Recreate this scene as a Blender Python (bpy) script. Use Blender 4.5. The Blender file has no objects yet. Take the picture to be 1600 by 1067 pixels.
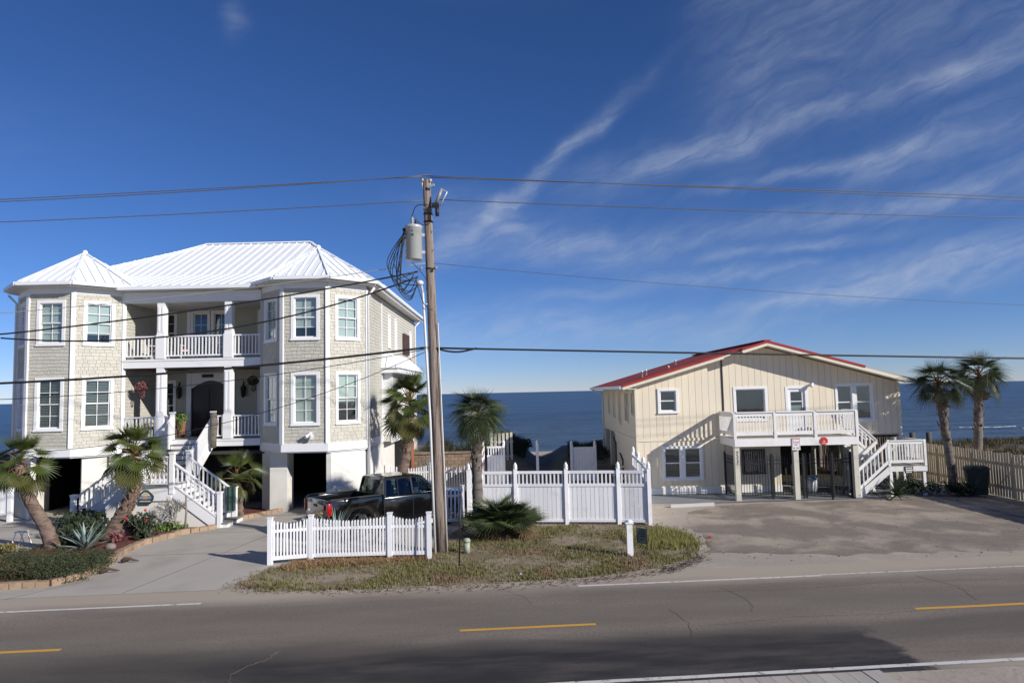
import bpy, bmesh, math, random
import numpy as np
from mathutils import Matrix, Vector
R = math.radians
sc = bpy.context.scene
COL = sc.collection
rnd = random.Random(7)

# ------------------------------------------------------------------ camera
CAM_H = 4.8
PITCH = math.atan(79.5 / 1067.0)
ROLL = math.atan(0.0227)
cam_data = bpy.data.cameras.new('camera')
cam_data.sensor_width = 36.0
cam_data.lens = 24.0
cam_data.clip_start = 0.1
cam_data.clip_end = 60000.0
cam = bpy.data.objects.new('camera', cam_data)
COL.objects.link(cam)
fw = Vector((0, math.cos(PITCH), math.sin(PITCH)))
u0 = Vector((0, -math.sin(PITCH), math.cos(PITCH)))
r0 = Vector((1, 0, 0))
cr = r0 * math.cos(ROLL) - u0 * math.sin(ROLL)
cu = r0 * math.sin(ROLL) + u0 * math.cos(ROLL)
cm = Matrix((cr, cu, -fw)).transposed().to_4x4()
cm.translation = (0, 0, CAM_H)
cam.matrix_world = cm
sc.camera = cam

# ------------------------------------------------------------------ sky, sun, exposure
SUN = Vector((1.56, -1.0, 0.88)).normalized()
SUN_EL = math.asin(SUN.z)
SUN_AZ = math.atan2(SUN.x, SUN.y)
sc.view_settings.view_transform = 'Standard'
sc.view_settings.look = 'None'
sc.view_settings.exposure = 0.08
sc.view_settings.gamma = 1.0
sc.view_settings.use_curve_mapping = False

world = bpy.data.worlds.new('World')
sc.world = world
world.use_nodes = True
wt = world.node_tree
wt.nodes.clear()


class NT:
    """tiny helper for building node trees"""
    def __init__(s, tree): s.t = tree
    def n(s, kind, **kw):
        x = s.t.nodes.new(kind)
        for k, v in kw.items(): setattr(x, k, v)
        return x
    def link(s, a, b): s.t.links.new(a, b)
    def val(s, sock, v):
        if hasattr(v, 'is_output') or isinstance(v, bpy.types.NodeSocket): s.link(v, sock)
        else: sock.default_value = v
    def m(s, op, a, b=None, c=None, clamp=False):
        x = s.n('ShaderNodeMath', operation=op, use_clamp=clamp)
        s.val(x.inputs[0], a)
        if b is not None: s.val(x.inputs[1], b)
        if c is not None: s.val(x.inputs[2], c)
        return x.outputs[0]
    def mix(s, f, a, b, mode='MIX'):
        x = s.n('ShaderNodeMix', data_type='RGBA', blend_type=mode)
        s.val(x.inputs[0], f); s.val(x.inputs[6], a); s.val(x.inputs[7], b)
        return x.outputs[2]
    def noise(s, vec, scale, detail=4, rough=.5, dist=0.0):
        x = s.n('ShaderNodeTexNoise')
        s.link(vec, x.inputs['Vector'])
        x.inputs['Scale'].default_value = scale; x.inputs['Detail'].default_value = detail
        x.inputs['Roughness'].default_value = rough; x.inputs['Distortion'].default_value = dist
        return x.outputs['Fac']
    def ramp(s, f, a, b):
        x = s.n('ShaderNodeMapRange', interpolation_type='SMOOTHSTEP')
        s.val(x.inputs[0], f); s.val(x.inputs[1], a); s.val(x.inputs[2], b)
        return x.outputs[0]
    def comb(s, x, y, z):
        c = s.n('ShaderNodeCombineXYZ')
        s.val(c.inputs[0], x); s.val(c.inputs[1], y); s.val(c.inputs[2], z)
        return c.outputs[0]


W_ = NT(wt)
wo = W_.n('ShaderNodeOutputWorld')
bg = W_.n('ShaderNodeBackground')
bg.inputs['Strength'].default_value = 0.088
sky = W_.n('ShaderNodeTexSky', sky_type='NISHITA')
sky.sun_disc = False
sky.sun_elevation = SUN_EL
sky.sun_rotation = SUN_AZ
sky.air_density = 0.72
sky.dust_density = 0.0
sky.ozone_density = 6.0
sky.altitude = 0
tc = W_.n('ShaderNodeTexCoord')
sp = W_.n('ShaderNodeSeparateXYZ')
W_.link(tc.outputs['Generated'], sp.inputs[0])
az = W_.m('ARCTAN2', sp.outputs[0], sp.outputs[1])
el = W_.m('ARCSINE', sp.outputs[2])
# cirrus streaks: azimuth, elevation (deg), tilt (deg), half length, half width, density
STREAKS = [(3.2, 18.2, 36, 8.0, .65, .44), (-4, 12.6, 30, 4.5, 1.3, .22), (8, 33.5, 7, 9, 1.2, .34), (24, 16.2, 4, 7, .5, .26), (22, 10.8, 2, 7, .5, .3), (36, 21.5, 10, 5, .9, .35), (6, 8.0, 2, 4, .5, .22), (20.5, 32.5, 66, 5.5, 2.0, .22),
           (19, 19.3, 8, 9.5, .9, .34), (31.5, 16.6, 14, 4.5, 1.1, .34), (28, 13.0, 3, 10, .9, .32),
           (33, 8.6, 7, 10, 1.3, .50), (26, 6.7, 3, 9, .6, .34), (17.5, 9.0, 2, 7, .7, .36),
           (1.5, 13, -14, 8, 2.0, .30), (10, 11.8, 3, 9, 1.2, .20), (0, 5.4, 2, 10, 1.8, .24), (14, 4.8, 1, 12, 1.3, .20),
           (34, 27, 24, 13, 6.0, .16), (22, 25, 55, 10, 4.0, .13), (-22, 28.5, 70, 1.3, .8, .14), (9, 17.2, 15, 4, 1.8, .13),
           (48, 17, 12, 12, 3.5, .34), (55, 30, 25, 14, 5, .25), (-58, 14, 10, 16, 3, .18)]
warp_n = W_.n('ShaderNodeTexNoise'); W_.link(tc.outputs['Generated'], warp_n.inputs['Vector'])
warp_n.inputs['Scale'].default_value = 9; warp_n.inputs['Detail'].default_value = 5
wsep = W_.n('ShaderNodeSeparateColor'); W_.link(warp_n.outputs['Color'], wsep.inputs[0])
wa = W_.m('MULTIPLY', W_.m('SUBTRACT', wsep.outputs[0], .5), 0.09)
we = W_.m('MULTIPLY', W_.m('SUBTRACT', wsep.outputs[1], .5), 0.05)
azw = W_.m('ADD', az, wa); elw = W_.m('ADD', el, we)
dens = None
ae = W_.comb(azw, elw, 0.0)
for (a_, e_, t_, L_, w_, d_) in STREAKS:
    mp_ = W_.n('ShaderNodeMapping', vector_type='TEXTURE'); W_.link(ae, mp_.inputs[0])
    mp_.inputs['Location'].default_value = (R(a_), R(e_), 0); mp_.inputs['Rotation'].default_value = (0, 0, R(t_)); mp_.inputs['Scale'].default_value = (R(L_), R(w_), 1)
    dt = W_.n('ShaderNodeVectorMath', operation='DOT_PRODUCT'); W_.link(mp_.outputs[0], dt.inputs[0]); W_.link(mp_.outputs[0], dt.inputs[1])
    dens = W_.m('MULTIPLY_ADD', W_.m('POWER', .3679, dt.outputs['Value']), d_, dens if dens is not None else 0.0)
fib = W_.noise(W_.comb(W_.m('MULTIPLY', W_.m('ADD', W_.m('MULTIPLY', azw, .95), W_.m('MULTIPLY', elw, .3)), 5.0), W_.m('MULTIPLY', W_.m('SUBTRACT', W_.m('MULTIPLY', elw, .95), W_.m('MULTIPLY', azw, .3)), 26.0), 0.0), 2.0, 9, .62, .5)
fib2 = W_.noise(tc.outputs['Generated'], 22, 4, .55, .4)
tex = W_.m('MULTIPLY', W_.m('ADD', W_.m('MULTIPLY', W_.ramp(fib, .2, .85), .9), .25), W_.m('ADD', W_.m('MULTIPLY', W_.ramp(fib2, .2, .8), .45), .6))
cl = W_.m('MULTIPLY', W_.m('MULTIPLY', dens, tex), 1.32, clamp=True)
cl = W_.m('MULTIPLY', cl, W_.ramp(el, 0.0, 0.05))
hs = W_.n('ShaderNodeHueSaturation'); hs.inputs['Saturation'].default_value = 1.09; hs.inputs['Value'].default_value = 1.0
tint = W_.mix(1.0, sky.outputs[0], (1.03, .95, 1.08, 1), 'MULTIPLY')
W_.link(tint, hs.inputs['Color'])
skyc = W_.mix(cl, hs.outputs[0], (5.4, 6.1, 7.3, 1))
W_.link(skyc, bg.inputs['Color'])
W_.link(bg.outputs[0], wo.inputs[0])

sun_d = bpy.data.lights.new('sun', 'SUN')
sun_d.energy = 5.0
sun_d.angle = R(0.53)
sun_d.color = (1.0, 0.95, 0.88)
sun = bpy.data.objects.new('sun', sun_d)
COL.objects.link(sun)
sun.rotation_euler = SUN.to_track_quat('Z', 'Y').to_euler()
sun.location = SUN * 100

# ------------------------------------------------------------------ materials
MATS = {}


def mat(name, col, rough=.7, var=.12, vs=2.5, bump=0.0, bs=30.0, col2=None, c2s=.5, c2lo=.45, c2hi=.6, island=0.0, objvar=0.0,
        metal=0.0, spec=.5, coat=0.0, trans=0.0, stretch=(1, 1, 1), detail=5, speck=0.0, bd=.02):
    """principled material, world-position noise for tone variation, optional second tone and bump"""
    m = bpy.data.materials.new(name); m.use_nodes = True
    t = NT(m.node_tree); t.t.nodes.clear()
    out = t.n('ShaderNodeOutputMaterial'); b = t.n('ShaderNodeBsdfPrincipled')
    geo = t.n('ShaderNodeNewGeometry')
    mp = t.n('ShaderNodeMapping'); mp.inputs['Scale'].default_value = stretch
    t.link(geo.outputs['Position'], mp.inputs[0]); pos = mp.outputs[0]
    c = (*col, 1)
    if col2 is not None:
        c = t.mix(t.ramp(t.noise(pos, c2s, detail, .55, .3), c2lo, c2hi), c, (*col2, 1))
    f = t.m('ADD', t.m('MULTIPLY', t.noise(pos, vs, detail, .6), 2 * var), 1 - var)
    if speck: f = t.m('ADD', f, t.m('MULTIPLY', t.m('SUBTRACT', t.noise(pos, 14, 3, .7), .5), speck * 2))
    if island: f = t.m('ADD', f, t.m('MULTIPLY', t.m('SUBTRACT', geo.outputs['Random Per Island'], .5), island * 2))
    if objvar:
        oi = t.n('ShaderNodeObjectInfo')
        f = t.m('ADD', f, t.m('MULTIPLY', t.m('SUBTRACT', oi.outputs['Random'], .5), objvar * 2))
    cc = t.n('ShaderNodeVectorMath', operation='SCALE')
    if isinstance(c, tuple): cc.inputs[0].default_value = c[:3]
    else: t.link(c, cc.inputs[0])
    t.link(f, cc.inputs['Scale'])
    t.link(cc.outputs[0], b.inputs['Base Color'])
    b.inputs['Roughness'].default_value = rough
    b.inputs['Metallic'].default_value = metal
    b.inputs['Specular IOR Level'].default_value = spec
    b.inputs['Coat Weight'].default_value = coat
    if bump:
        bn = t.n('ShaderNodeBump'); bn.inputs['Strength'].default_value = bump; bn.inputs['Distance'].default_value = bd
        t.link(t.noise(pos, bs, 6, .65), bn.inputs['Height']); t.link(bn.outputs[0], b.inputs['Normal'])
    if trans:
        tr = t.n('ShaderNodeBsdfTranslucent'); t.link(cc.outputs[0], tr.inputs[0])
        mx = t.n('ShaderNodeMixShader'); mx.inputs[0].default_value = trans
        t.link(b.outputs[0], mx.inputs[1]); t.link(tr.outputs[0], mx.inputs[2]); t.link(mx.outputs[0], out.inputs[0])
    else: t.link(b.outputs[0], out.inputs[0])
    MATS[name] = m
    return m


def glass(name, tint, refl=.13):
    m = bpy.data.materials.new(name); m.use_nodes = True
    t = NT(m.node_tree); t.t.nodes.clear()
    out = t.n('ShaderNodeOutputMaterial'); tr = t.n('ShaderNodeBsdfTransparent'); gl = t.n('ShaderNodeBsdfGlossy')
    tr.inputs[0].default_value = (*tint, 1); gl.inputs['Roughness'].default_value = .02; gl.inputs[0].default_value = (.95, .97, 1, 1)
    geo = t.n('ShaderNodeNewGeometry')
    bn = t.n('ShaderNodeBump'); bn.inputs['Strength'].default_value = .05; bn.inputs['Distance'].default_value = .05
    t.link(t.noise(geo.outputs['Position'], 1.6, 2), bn.inputs['Height']); t.link(bn.outputs[0], gl.inputs['Normal'])
    fr = t.n('ShaderNodeFresnel'); t.link(t.m('SUBTRACT', 1.5, t.m('MULTIPLY', geo.outputs['Backfacing'], .8333)), fr.inputs[0])
    f = t.m('ADD', fr.outputs[0], refl, clamp=True)
    mx = t.n('ShaderNodeMixShader'); t.link(f, mx.inputs[0]); t.link(tr.outputs[0], mx.inputs[1]); t.link(gl.outputs[0], mx.inputs[2])
    t.link(mx.outputs[0], out.inputs[0])
    MATS[name] = m
    return m


mat('white_trim', (.80, .80, .80), .5, .05, 1.2, col2=(.70, .70, .68), c2s=.7, c2lo=.55, c2hi=.8)
mat('white_vinyl', (.84, .84, .85), .35, .04, 1.5, objvar=.05, col2=(.64, .62, .57), c2s=2.2, c2lo=.54, c2hi=.85)
mat('white_paint_wood', (.76, .75, .72), .6, .10, 5, .15, 60, objvar=.05, col2=(.58, .56, .5), c2s=2.2, c2lo=.58, c2hi=.8)
mat('shingle', (.50, .48, .415), .8, .06, 3, .2, 40, island=.06, col2=(.465, .445, .375), c2s=.6, c2lo=.4, c2hi=.7, stretch=(1, 1, .4))
mat('shingle_under', (.36, .345, .295), .9, .1, 3)
mat('lap_siding', (.54, .52, .45), .75, .05, 2, objvar=.02)
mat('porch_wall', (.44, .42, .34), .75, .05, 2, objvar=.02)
mat('stucco', (.72, .70, .64), .85, .06, 1.0, .25, 45, col2=(.58, .56, .50), c2s=.8, c2lo=.5, c2hi=.85)
mat('metal_roof', (.82, .84, .86), .33, .03, .8, metal=.0, spec=.6)
mat('roof_trim', (.78, .80, .82), .4, .04, 1)
mat('soffit', (.62, .61, .58), .7, .05, 2)
mat('shade_black', (.010, .010, .011), .9, .2, 1)  # near-black that stands in for the shade of unlit interiors
mat('shade_dim', (.05, .048, .045), .9, .2, 1)  # dark tone that paints shade onto walls and soffits under the houses
mat('blind_pale', (.64, .66, .63), .6, .04, 2)
mat('blind_grey', (.22, .235, .225), .6, .08, 2)
mat('door_dark', (.022, .012, .010), .3, .3, 4, stretch=(6, 6, .6))
mat('tread', (.21, .19, .17), .8, .2, 6, .3, 60)
mat('porch_floor', (.36, .35, .33), .7, .1, 3)
mat('black_metal', (.012, .012, .013), .45, .2, 5)
mat('bronze', (.05, .035, .022), .45, .3, 8)
mat('terracotta', (.26, .13, .07), .75, .2, 6, .2, 30)
mat('asphalt_dark', (.05, .05, .05), .9, .2, 3)
mat('cream_siding', (.77, .68, .52), .8, .07, 1.1, .1, 50, objvar=.035, col2=(.72, .64, .51), c2s=.5, c2lo=.5, c2hi=.8, stretch=(1, 1, .35))
mat('cream_groove', (.56, .49, .375), .9, .1, 2)
mat('cream_trim', (.74, .68, .54), .7, .06, 2)
mat('cream_post', (.58, .56, .47), .8, .12, 3, .2, 40, col2=(.45, .43, .36), c2s=2, c2lo=.5, c2hi=.8)
mat('red_roof', (.36, .032, .024), .85, .16, .9, .1, 30, col2=(.20, .018, .016), c2s=.8, c2lo=.5, c2hi=.75)
mat('bare_roof', (.36, .31, .25), .85, .2, 3, .3, 20)
mat('sign_white', (.74, .72, .70), .5, .05, 4)
mat('sign_red', (.55, .018, .022), .5, .08, 4)
mat('sign_ink', (.05, .045, .045), .6, .1, 4)
mat('sign_green', (.025, .06, .05), .5, .15, 4)
mat('sign_grey_green', (.11, .15, .14), .5, .1, 4)
mat('sign_black', (.012, .012, .012), .5, .1, 4)
mat('sign_cream', (.66, .60, .44), .6, .08, 5)
mat('sign_blue', (.16, .30, .46), .6, .1, 6)
mat('sign_pink', (.50, .26, .20), .6, .1, 6)
mat('aged_wood', (.30, .24, .20), .9, .35, 2.0, .9, 14, col2=(.13, .095, .075), c2s=2.6, c2lo=.46, c2hi=.62, stretch=(6, 6, .28), bd=.04)
mat('fence_wood', (.44, .385, .29), .85, .12, 2, .3, 40, objvar=.12, col2=(.31, .265, .20), c2s=1.5, c2lo=.5, c2hi=.75, stretch=(2, 2, .5))
mat('plank', (.46, .42, .37), .85, .14, 3, .3, 50, objvar=.10, stretch=(3, .6, 1))
mat('galvanised', (.52, .54, .53), .38, .07, 3, metal=.25, col2=(.42, .43, .41), c2s=2, c2lo=.5, c2hi=.8)
mat('conduit', (.66, .66, .64), .45, .06, 3)
mat('ceramic', (.30, .27, .25), .25, .1, 5)
mat('cable', (.014, .013, .013), .6, .1, 3)
mat('bare_cable', (.11, .10, .095), .5, .1, 3)
mat('pale_cable', (.34, .33, .30), .5, .1, 3)
mat('car_paint', (.0045, .0045, .0055), .16, .1, 1, coat=1.0)
mat('black_plastic', (.016, .016, .016), .55, .15, 6)
mat('tyre', (.014, .014, .014), .85, .2, 8)
mat('chrome', (.72, .73, .74), .12, .03, 2, metal=1.0)
mat('tail_red', (.35, .006, .008), .15, .1, 3, coat=1)
mat('car_inside', (.02, .02, .021), .8, .2, 3)
mat('palm_bark', (.255, .18, .14), .9, .25, 5, 1.0, 16, bd=.06, col2=(.13, .085, .065), c2s=3, c2lo=.45, c2hi=.62, stretch=(1, 1, 3.2))
mat('palm_bark_grey', (.20, .175, .15), .9, .22, 5, 1.0, 16, bd=.05, col2=(.12, .10, .085), c2s=3, c2lo=.45, c2hi=.62, stretch=(1, 1, 3.5))
mat('boot', (.20, .135, .095), .85, .2, 6, .2, 30, objvar=.2)
mat('frond_green', (.062, .084, .016), .42, .18, 3, objvar=.22, trans=.22)
mat('frond_olive', (.085, .085, .022), .5, .2, 3, objvar=.2, trans=.2)
mat('frond_sabal', (.062, .082, .030), .42, .2, 3, objvar=.22, trans=.18)
mat('frond_dead', (.16, .10, .05), .8, .25, 4, objvar=.2, trans=.12)
mat('petiole', (.17, .10, .035), .6, .2, 5)
mat('leaf_dark', (.024, .038, .013), .7, .3, 4, island=.3, trans=.15)
mat('leaf_hedge', (.04, .05, .018), .8, .25, 2, island=.35, trans=.15, col2=(.10, .075, .03), c2s=1.2, c2lo=.55, c2hi=.75)
mat('leaf_yellow', (.17, .135, .025), .5, .25, 4, island=.3, trans=.2)
mat('leaf_red', (.17, .05, .055), .6, .3, 5, island=.35, trans=.15)
mat('leaf_bright', (.10, .17, .03), .5, .2, 5, island=.3, trans=.2)
mat('agave_leaf', (.20, .27, .24), .5, .12, 3, objvar=.1)
mat('yucca_leaf', (.055, .08, .03), .45, .25, 4, objvar=.3, trans=.12)
mat('twig', (.22, .20, .18), .85, .2, 6)
mat('flower_red', (.5, .01, .015), .5, .1, 4)
mat('mulch', (.17, .05, .03), .95, .45, 14, 1.0, 26, col2=(.07, .03, .02), c2s=9, c2lo=.45, c2hi=.6)
mat('edging_block', (.33, .23, .15), .9, .14, 5, .5, 28, objvar=.12, col2=(.22, .15, .105), c2s=4, c2lo=.5, c2hi=.7)
mat('retaining_block', (.26, .19, .135), .9, .2, 4, .5, 20, objvar=.2)
mat('concrete', (.42, .385, .335), .9, .09, .8, .2, 40, speck=.05, col2=(.345, .315, .27), c2s=.5, c2lo=.45, c2hi=.7)
mat('concrete_pale', (.44, .43, .40), .9, .08, 2, .2, 40)
mat('joint', (.10, .09, .08), .95, .2, 4)
mat('pad_grey', (.20, .215, .23), .85, .08, 2, .15, 40, col2=(.27, .26, .24), c2s=1, c2lo=.5, c2hi=.75)
mat('stone_dark', (.05, .05, .055), .6, .3, 8, .3, 20)
mat('stone_rough', (.22, .17, .15), .9, .25, 9, .6, 20)
mat('pedestal_green', (.33, .37, .27), .5, .06, 3)
mat('bin_green', (.012, .022, .018), .45, .2, 4)
mat('rock', (.22, .19, .17), .9, .25, 8, .5, 15)
mat('litter', (.075, .045, .032), .9, .3, 8, island=.4)
mat('grass_blade', (.19, .175, .062), .7, .25, .9, island=.35, trans=.2, col2=(.25, .17, .10), c2s=.75, c2lo=.5, c2hi=.66)
mat('dune_grass', (.13, .10, .05), .8, .25, 1, island=.4, trans=.15, col2=(.07, .075, .03), c2s=.6, c2lo=.45, c2hi=.6)
mat('fabric_red', (.30, .07, .06), .8, .15, 5)
mat('fabric_blue', (.07, .10, .16), .8, .15, 5)
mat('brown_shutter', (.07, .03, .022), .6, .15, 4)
mat('piling', (.10, .085, .07), .9, .2, 5)
mat('rust_post', (.24, .085, .03), .8, .2, 5)
glass('glass', (.90, .94, .92), .03)
glass('glass_dark', (.72, .78, .78), .05)
glass('car_glass', (.22, .27, .27), .01)

# ------------------------------------------------------------------ mesh + object helpers
WM = {}        # world matrix of every object made here


class MB:
    """collects faces; build() turns them into ONE mesh object"""
    def __init__(s): s.v = []; s.f = []; s.mi = []; s.sm = []
    def add(s, vs, fs, mi=0, smooth=False):
        k = len(s.v); s.v += [tuple(q) for q in vs]
        for q in fs: s.f.append(tuple(i + k for i in q)); s.mi.append(mi); s.sm.append(smooth)
        return s
    def box(s, x0, x1, y0, y1, z0, z1, T=None, mi=0):
        vs = [(x, y, z) for z in (z0, z1) for y in (y0, y1) for x in (x0, x1)]
        if T is not None: vs = [T @ Vector(q) for q in vs]
        return s.add(vs, [(0, 2, 3, 1), (4, 5, 7, 6), (0, 1, 5, 4), (2, 6, 7, 3), (0, 4, 6, 2), (1, 3, 7, 5)], mi)
    def bar(s, p, q, w, h, up=(0, 0, 1), mi=0):
        T = bar_matrix(p, q, w, h, up)
        return s.box(-.5, .5, -.5, .5, -.5, .5, T, mi)
    def poly(s, pts, mi=0): return s.add(pts, [tuple(range(len(pts)))], mi)
    def prism(s, pts, ext, mi=0):
        """pts: planar outline, ext: extrusion vector"""
        n = len(pts); e = Vector(ext); vs = [Vector(q) for q in pts] + [Vector(q) + e for q in pts]
        return s.add(vs, [tuple(range(n))[::-1], tuple(range(n, 2 * n))] + [(i, (i + 1) % n, n + (i + 1) % n, n + i) for i in range(n)], mi)
    def tube(s, pts, rad, seg=8, mi=0, caps=True, jit=0.0):
        pts = [Vector(q) for q in pts]; n = len(pts)
        if not hasattr(rad, '__len__'): rad = [rad] * n
        vs = []; a = None
        for i, q in enumerate(pts):
            d = (pts[min(i + 1, n - 1)] - pts[max(i - 1, 0)]).normalized()
            if a is None: a = d.orthogonal().normalized()
            a = (a - d * a.dot(d)).normalized(); b = d.cross(a)
            for k in range(seg):
                t = 2 * math.pi * k / seg; r_ = rad[i] * (1 + (rnd.uniform(-jit, jit) if jit else 0))
                vs.append(q + a * (r_ * math.cos(t)) + b * (r_ * math.sin(t)))
        fs = [(i * seg + k, i * seg + (k + 1) % seg, (i + 1) * seg + (k + 1) % seg, (i + 1) * seg + k) for i in range(n - 1) for k in range(seg)]
        s.add(vs, fs, mi, True)
        if caps:
            k0 = len(s.v) - n * seg
            s.f.append(tuple(k0 + k for k in range(seg))[::-1]); s.mi.append(mi); s.sm.append(False)
            s.f.append(tuple(k0 + (n - 1) * seg + k for k in range(seg))); s.mi.append(mi); s.sm.append(False)
        return s
    def lathe(s, prof, c=(0, 0, 0), seg=16, mi=0, T=None):
        vs = []
        for (r_, z) in prof:
            for k in range(seg):
                t = 2 * math.pi * k / seg
                p = Vector((c[0] + r_ * math.cos(t), c[1] + r_ * math.sin(t), c[2] + z))
                vs.append(T @ p if T is not None else p)
        n = len(prof)
        fs = [(i * seg + k, i * seg + (k + 1) % seg, (i + 1) * seg + (k + 1) % seg, (i + 1) * seg + k) for i in range(n - 1) for k in range(seg)]
        fs += [tuple(range(seg))[::-1], tuple((n - 1) * seg + k for k in range(seg))]
        return s.add(vs, fs, mi, True)
    def ball(s, c, r_, seg=10, rings=6, mi=0, sc_=(1, 1, 1)):
        prof = [(max(.001, math.sin(math.pi * i / rings)) * r_, -math.cos(math.pi * i / rings) * r_) for i in range(rings + 1)]
        T = Matrix.Translation(c) @ Matrix.Diagonal((*sc_, 1))
        return s.lathe(prof, (0, 0, 0), seg, mi, T)
    def mesh(s, name, mats):
        me = bpy.data.meshes.new(name)
        me.from_pydata(s.v, [], s.f)
        for m in (mats if isinstance(mats, (list, tuple)) else [mats]): me.materials.append(MATS[m])
        me.polygons.foreach_set('material_index', s.mi)
        me.polygons.foreach_set('use_smooth', s.sm)
        me.update()
        return me
    def build(s, name, mats, parent=None, base=None, M=None):
        """base: world point that becomes the origin (mesh is given in world coordinates)"""
        if base is not None:
            b = Vector(base); s.v = [(q[0] - b.x, q[1] - b.y, q[2] - b.z) for q in s.v]; M = Matrix.Translation(b)
        return put(name, s.mesh(name, mats), parent, M)


def put(name, me, parent=None, M=None):
    o = bpy.data.objects.new(name, me); COL.objects.link(o)
    M = Matrix.Identity(4) if M is None else M
    WM[o] = M
    if parent is not None: o.parent = parent; o.matrix_basis = WM[parent].inverted() @ M
    else: o.matrix_basis = M
    return o


def thing(name, label, cat, loc=(0, 0, 0), rz=0.0, group=None):
    o = put(name, None, None, Matrix.Translation(loc) @ Matrix.Rotation(rz, 4, 'Z'))
    o.empty_display_size = .2
    return tag(o, label, cat, group)


def tag(o, label, cat, group=None):
    o['label'] = label; o['category'] = cat
    if group: o['group'] = group
    return o


def struct(o): o['kind'] = 'structure'; return o
def stuff(o): o['kind'] = 'stuff'; return o


def bar_matrix(p, q, w, h, up=(0, 0, 1)):
    p = Vector(p); q = Vector(q); d = q - p; L = d.length; x = d / L
    u = Vector(up); y = u.cross(x)
    if y.length < 1e-5: y = Vector((0, 1, 0)).cross(x)
    y.normalize(); z = x.cross(y)
    M = Matrix((x * L, y * w, z * h)).transposed().to_4x4(); M.translation = (p + q) / 2
    return M


UNIT = {}


def ucube(m):
    if m not in UNIT: UNIT[m] = MB().box(-.5, .5, -.5, .5, -.5, .5).mesh('block_' + m, m)
    return UNIT[m]


def B(name, parent, m, x0, x1, y0, y1, z0, z1, T=None):
    """a box piece; all boxes of one material share one mesh"""
    M = Matrix.Translation(((x0 + x1) / 2, (y0 + y1) / 2, (z0 + z1) / 2)) @ Matrix.Diagonal((x1 - x0, y1 - y0, z1 - z0, 1))
    if T is not None: M = T @ M
    return put(name, ucube(m), parent, M)


def BAR(name, parent, m, p, q, w, h, up=(0, 0, 1)): return put(name, ucube(m), parent, bar_matrix(p, q, w, h, up))


def frame(x, y, z=0, ang=0): return Matrix.Translation((x, y, z)) @ Matrix.Rotation(R(ang), 4, 'Z')


def holes_cells(w, h, holes):
    """rectangles that tile [0,w]x[0,h] minus the holes (x0,x1,z0,z1)"""
    xs = sorted({0, w, *[q for ho in holes for q in ho[:2]]}); zs = sorted({0, h, *[q for ho in holes for q in ho[2:]]})
    out = []
    for i in range(len(xs) - 1):
        for j in range(len(zs) - 1):
            cx = (xs[i] + xs[i + 1]) / 2; cz = (zs[j] + zs[j + 1]) / 2
            if not any(a < cx < b and c < cz < d for a, b, c, d in holes): out.append((xs[i], xs[i + 1], zs[j], zs[j + 1]))
    return out


def wall(parent, m, T, w, h, holes=(), t=.16, name='wall'):
    b = MB()
    for (a, c, d, e) in holes_cells(w, h, list(holes)): b.box(a, c, 0, t, d, e, T)
    return b.build(name, m, parent)


def window(parent, T, xc, z0, w, h, cas=.11, cols=2, rows=2, blind=None, depth=.10, single=False, gl='glass', trim='white_trim', blind_drop=None):
    """casing box (x xc-w/2.., z z0..z0+h) on the wall plane y=0, two sashes with their panes, blind and dark room behind"""
    x0, x1, z1 = xc - w / 2, xc + w / 2, z0 + h
    b = MB()
    b.box(x0, x0 + cas, -.05, depth, z0, z1, T); b.box(x1 - cas, x1, -.05, depth, z0, z1, T)
    b.box(x0 + cas, x1 - cas, -.05, depth, z1 - cas, z1, T); b.box(x0 + cas, x1 - cas, -.05, depth, z0, z0 + cas, T)
    b.box(x0 - .015, x1 + .015, -.08, -.052, z0, z0 + .05, T)
    wo_ = b.build('window', trim, parent)
    a0, a1, c0, c1 = x0 + cas, x1 - cas, z0 + cas, z1 - cas
    mid = (c0 + c1) / 2
    lots = [(c0, c1, .045)] if single else [(mid - .02, c1, .02), (c0, mid + .02, .055)]
    for (d0, d1, yy) in lots:
        s = MB(); fr = .045; mu = .022
        s.box(a0, a0 + fr, yy, yy + .03, d0, d1, T); s.box(a1 - fr, a1, yy, yy + .03, d0, d1, T)
        s.box(a0 + fr, a1 - fr, yy, yy + .03, d0, d0 + fr, T); s.box(a0 + fr, a1 - fr, yy, yy + .03, d1 - fr, d1, T)
        cw = (a1 - a0 - 2 * fr - (cols - 1) * mu) / cols; ch = (d1 - d0 - 2 * fr - (rows - 1) * mu) / rows
        for i in range(1, cols):
            xx = a0 + fr + i * cw + (i - 1) * mu; s.box(xx, xx + mu, yy + .002, yy + .028, d0 + fr, d1 - fr, T)
        for j in range(1, rows):
            zz = d0 + fr + j * ch + (j - 1) * mu; s.box(a0 + fr, a1 - fr, yy + .004, yy + .026, zz, zz + mu, T)
        s.build('sash', trim, wo_)
        for i in range(cols):
            for j in range(rows):
                xx = a0 + fr + i * (cw + mu); zz = d0 + fr + j * (ch + mu)
                B('pane', wo_, gl, xx, xx + cw, yy + .012, yy + .018, zz, zz + ch, T)
    if blind:
        slat = .034 if blind == 'blind_grey' else .07
        s = MB(); zz = c0 + (c1 - c0) * (0 if blind_drop is None else blind_drop)
        while zz < c1 - .01:
            s.add([T @ Vector(q) for q in ((a0, .13, zz), (a1, .13, zz), (a1, .115, zz + slat), (a0, .115, zz + slat))], [(0, 1, 2, 3)]); zz += .066
        s.build('blind', blind, wo_)
    B('room_shade_panel', wo_, 'shade_black', x0 + .01, x1 - .01, .155, .17, z0 + .01, z1 - .01, T)  # dark panel painted as the unlit interior behind the glass
    return wo_


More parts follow.
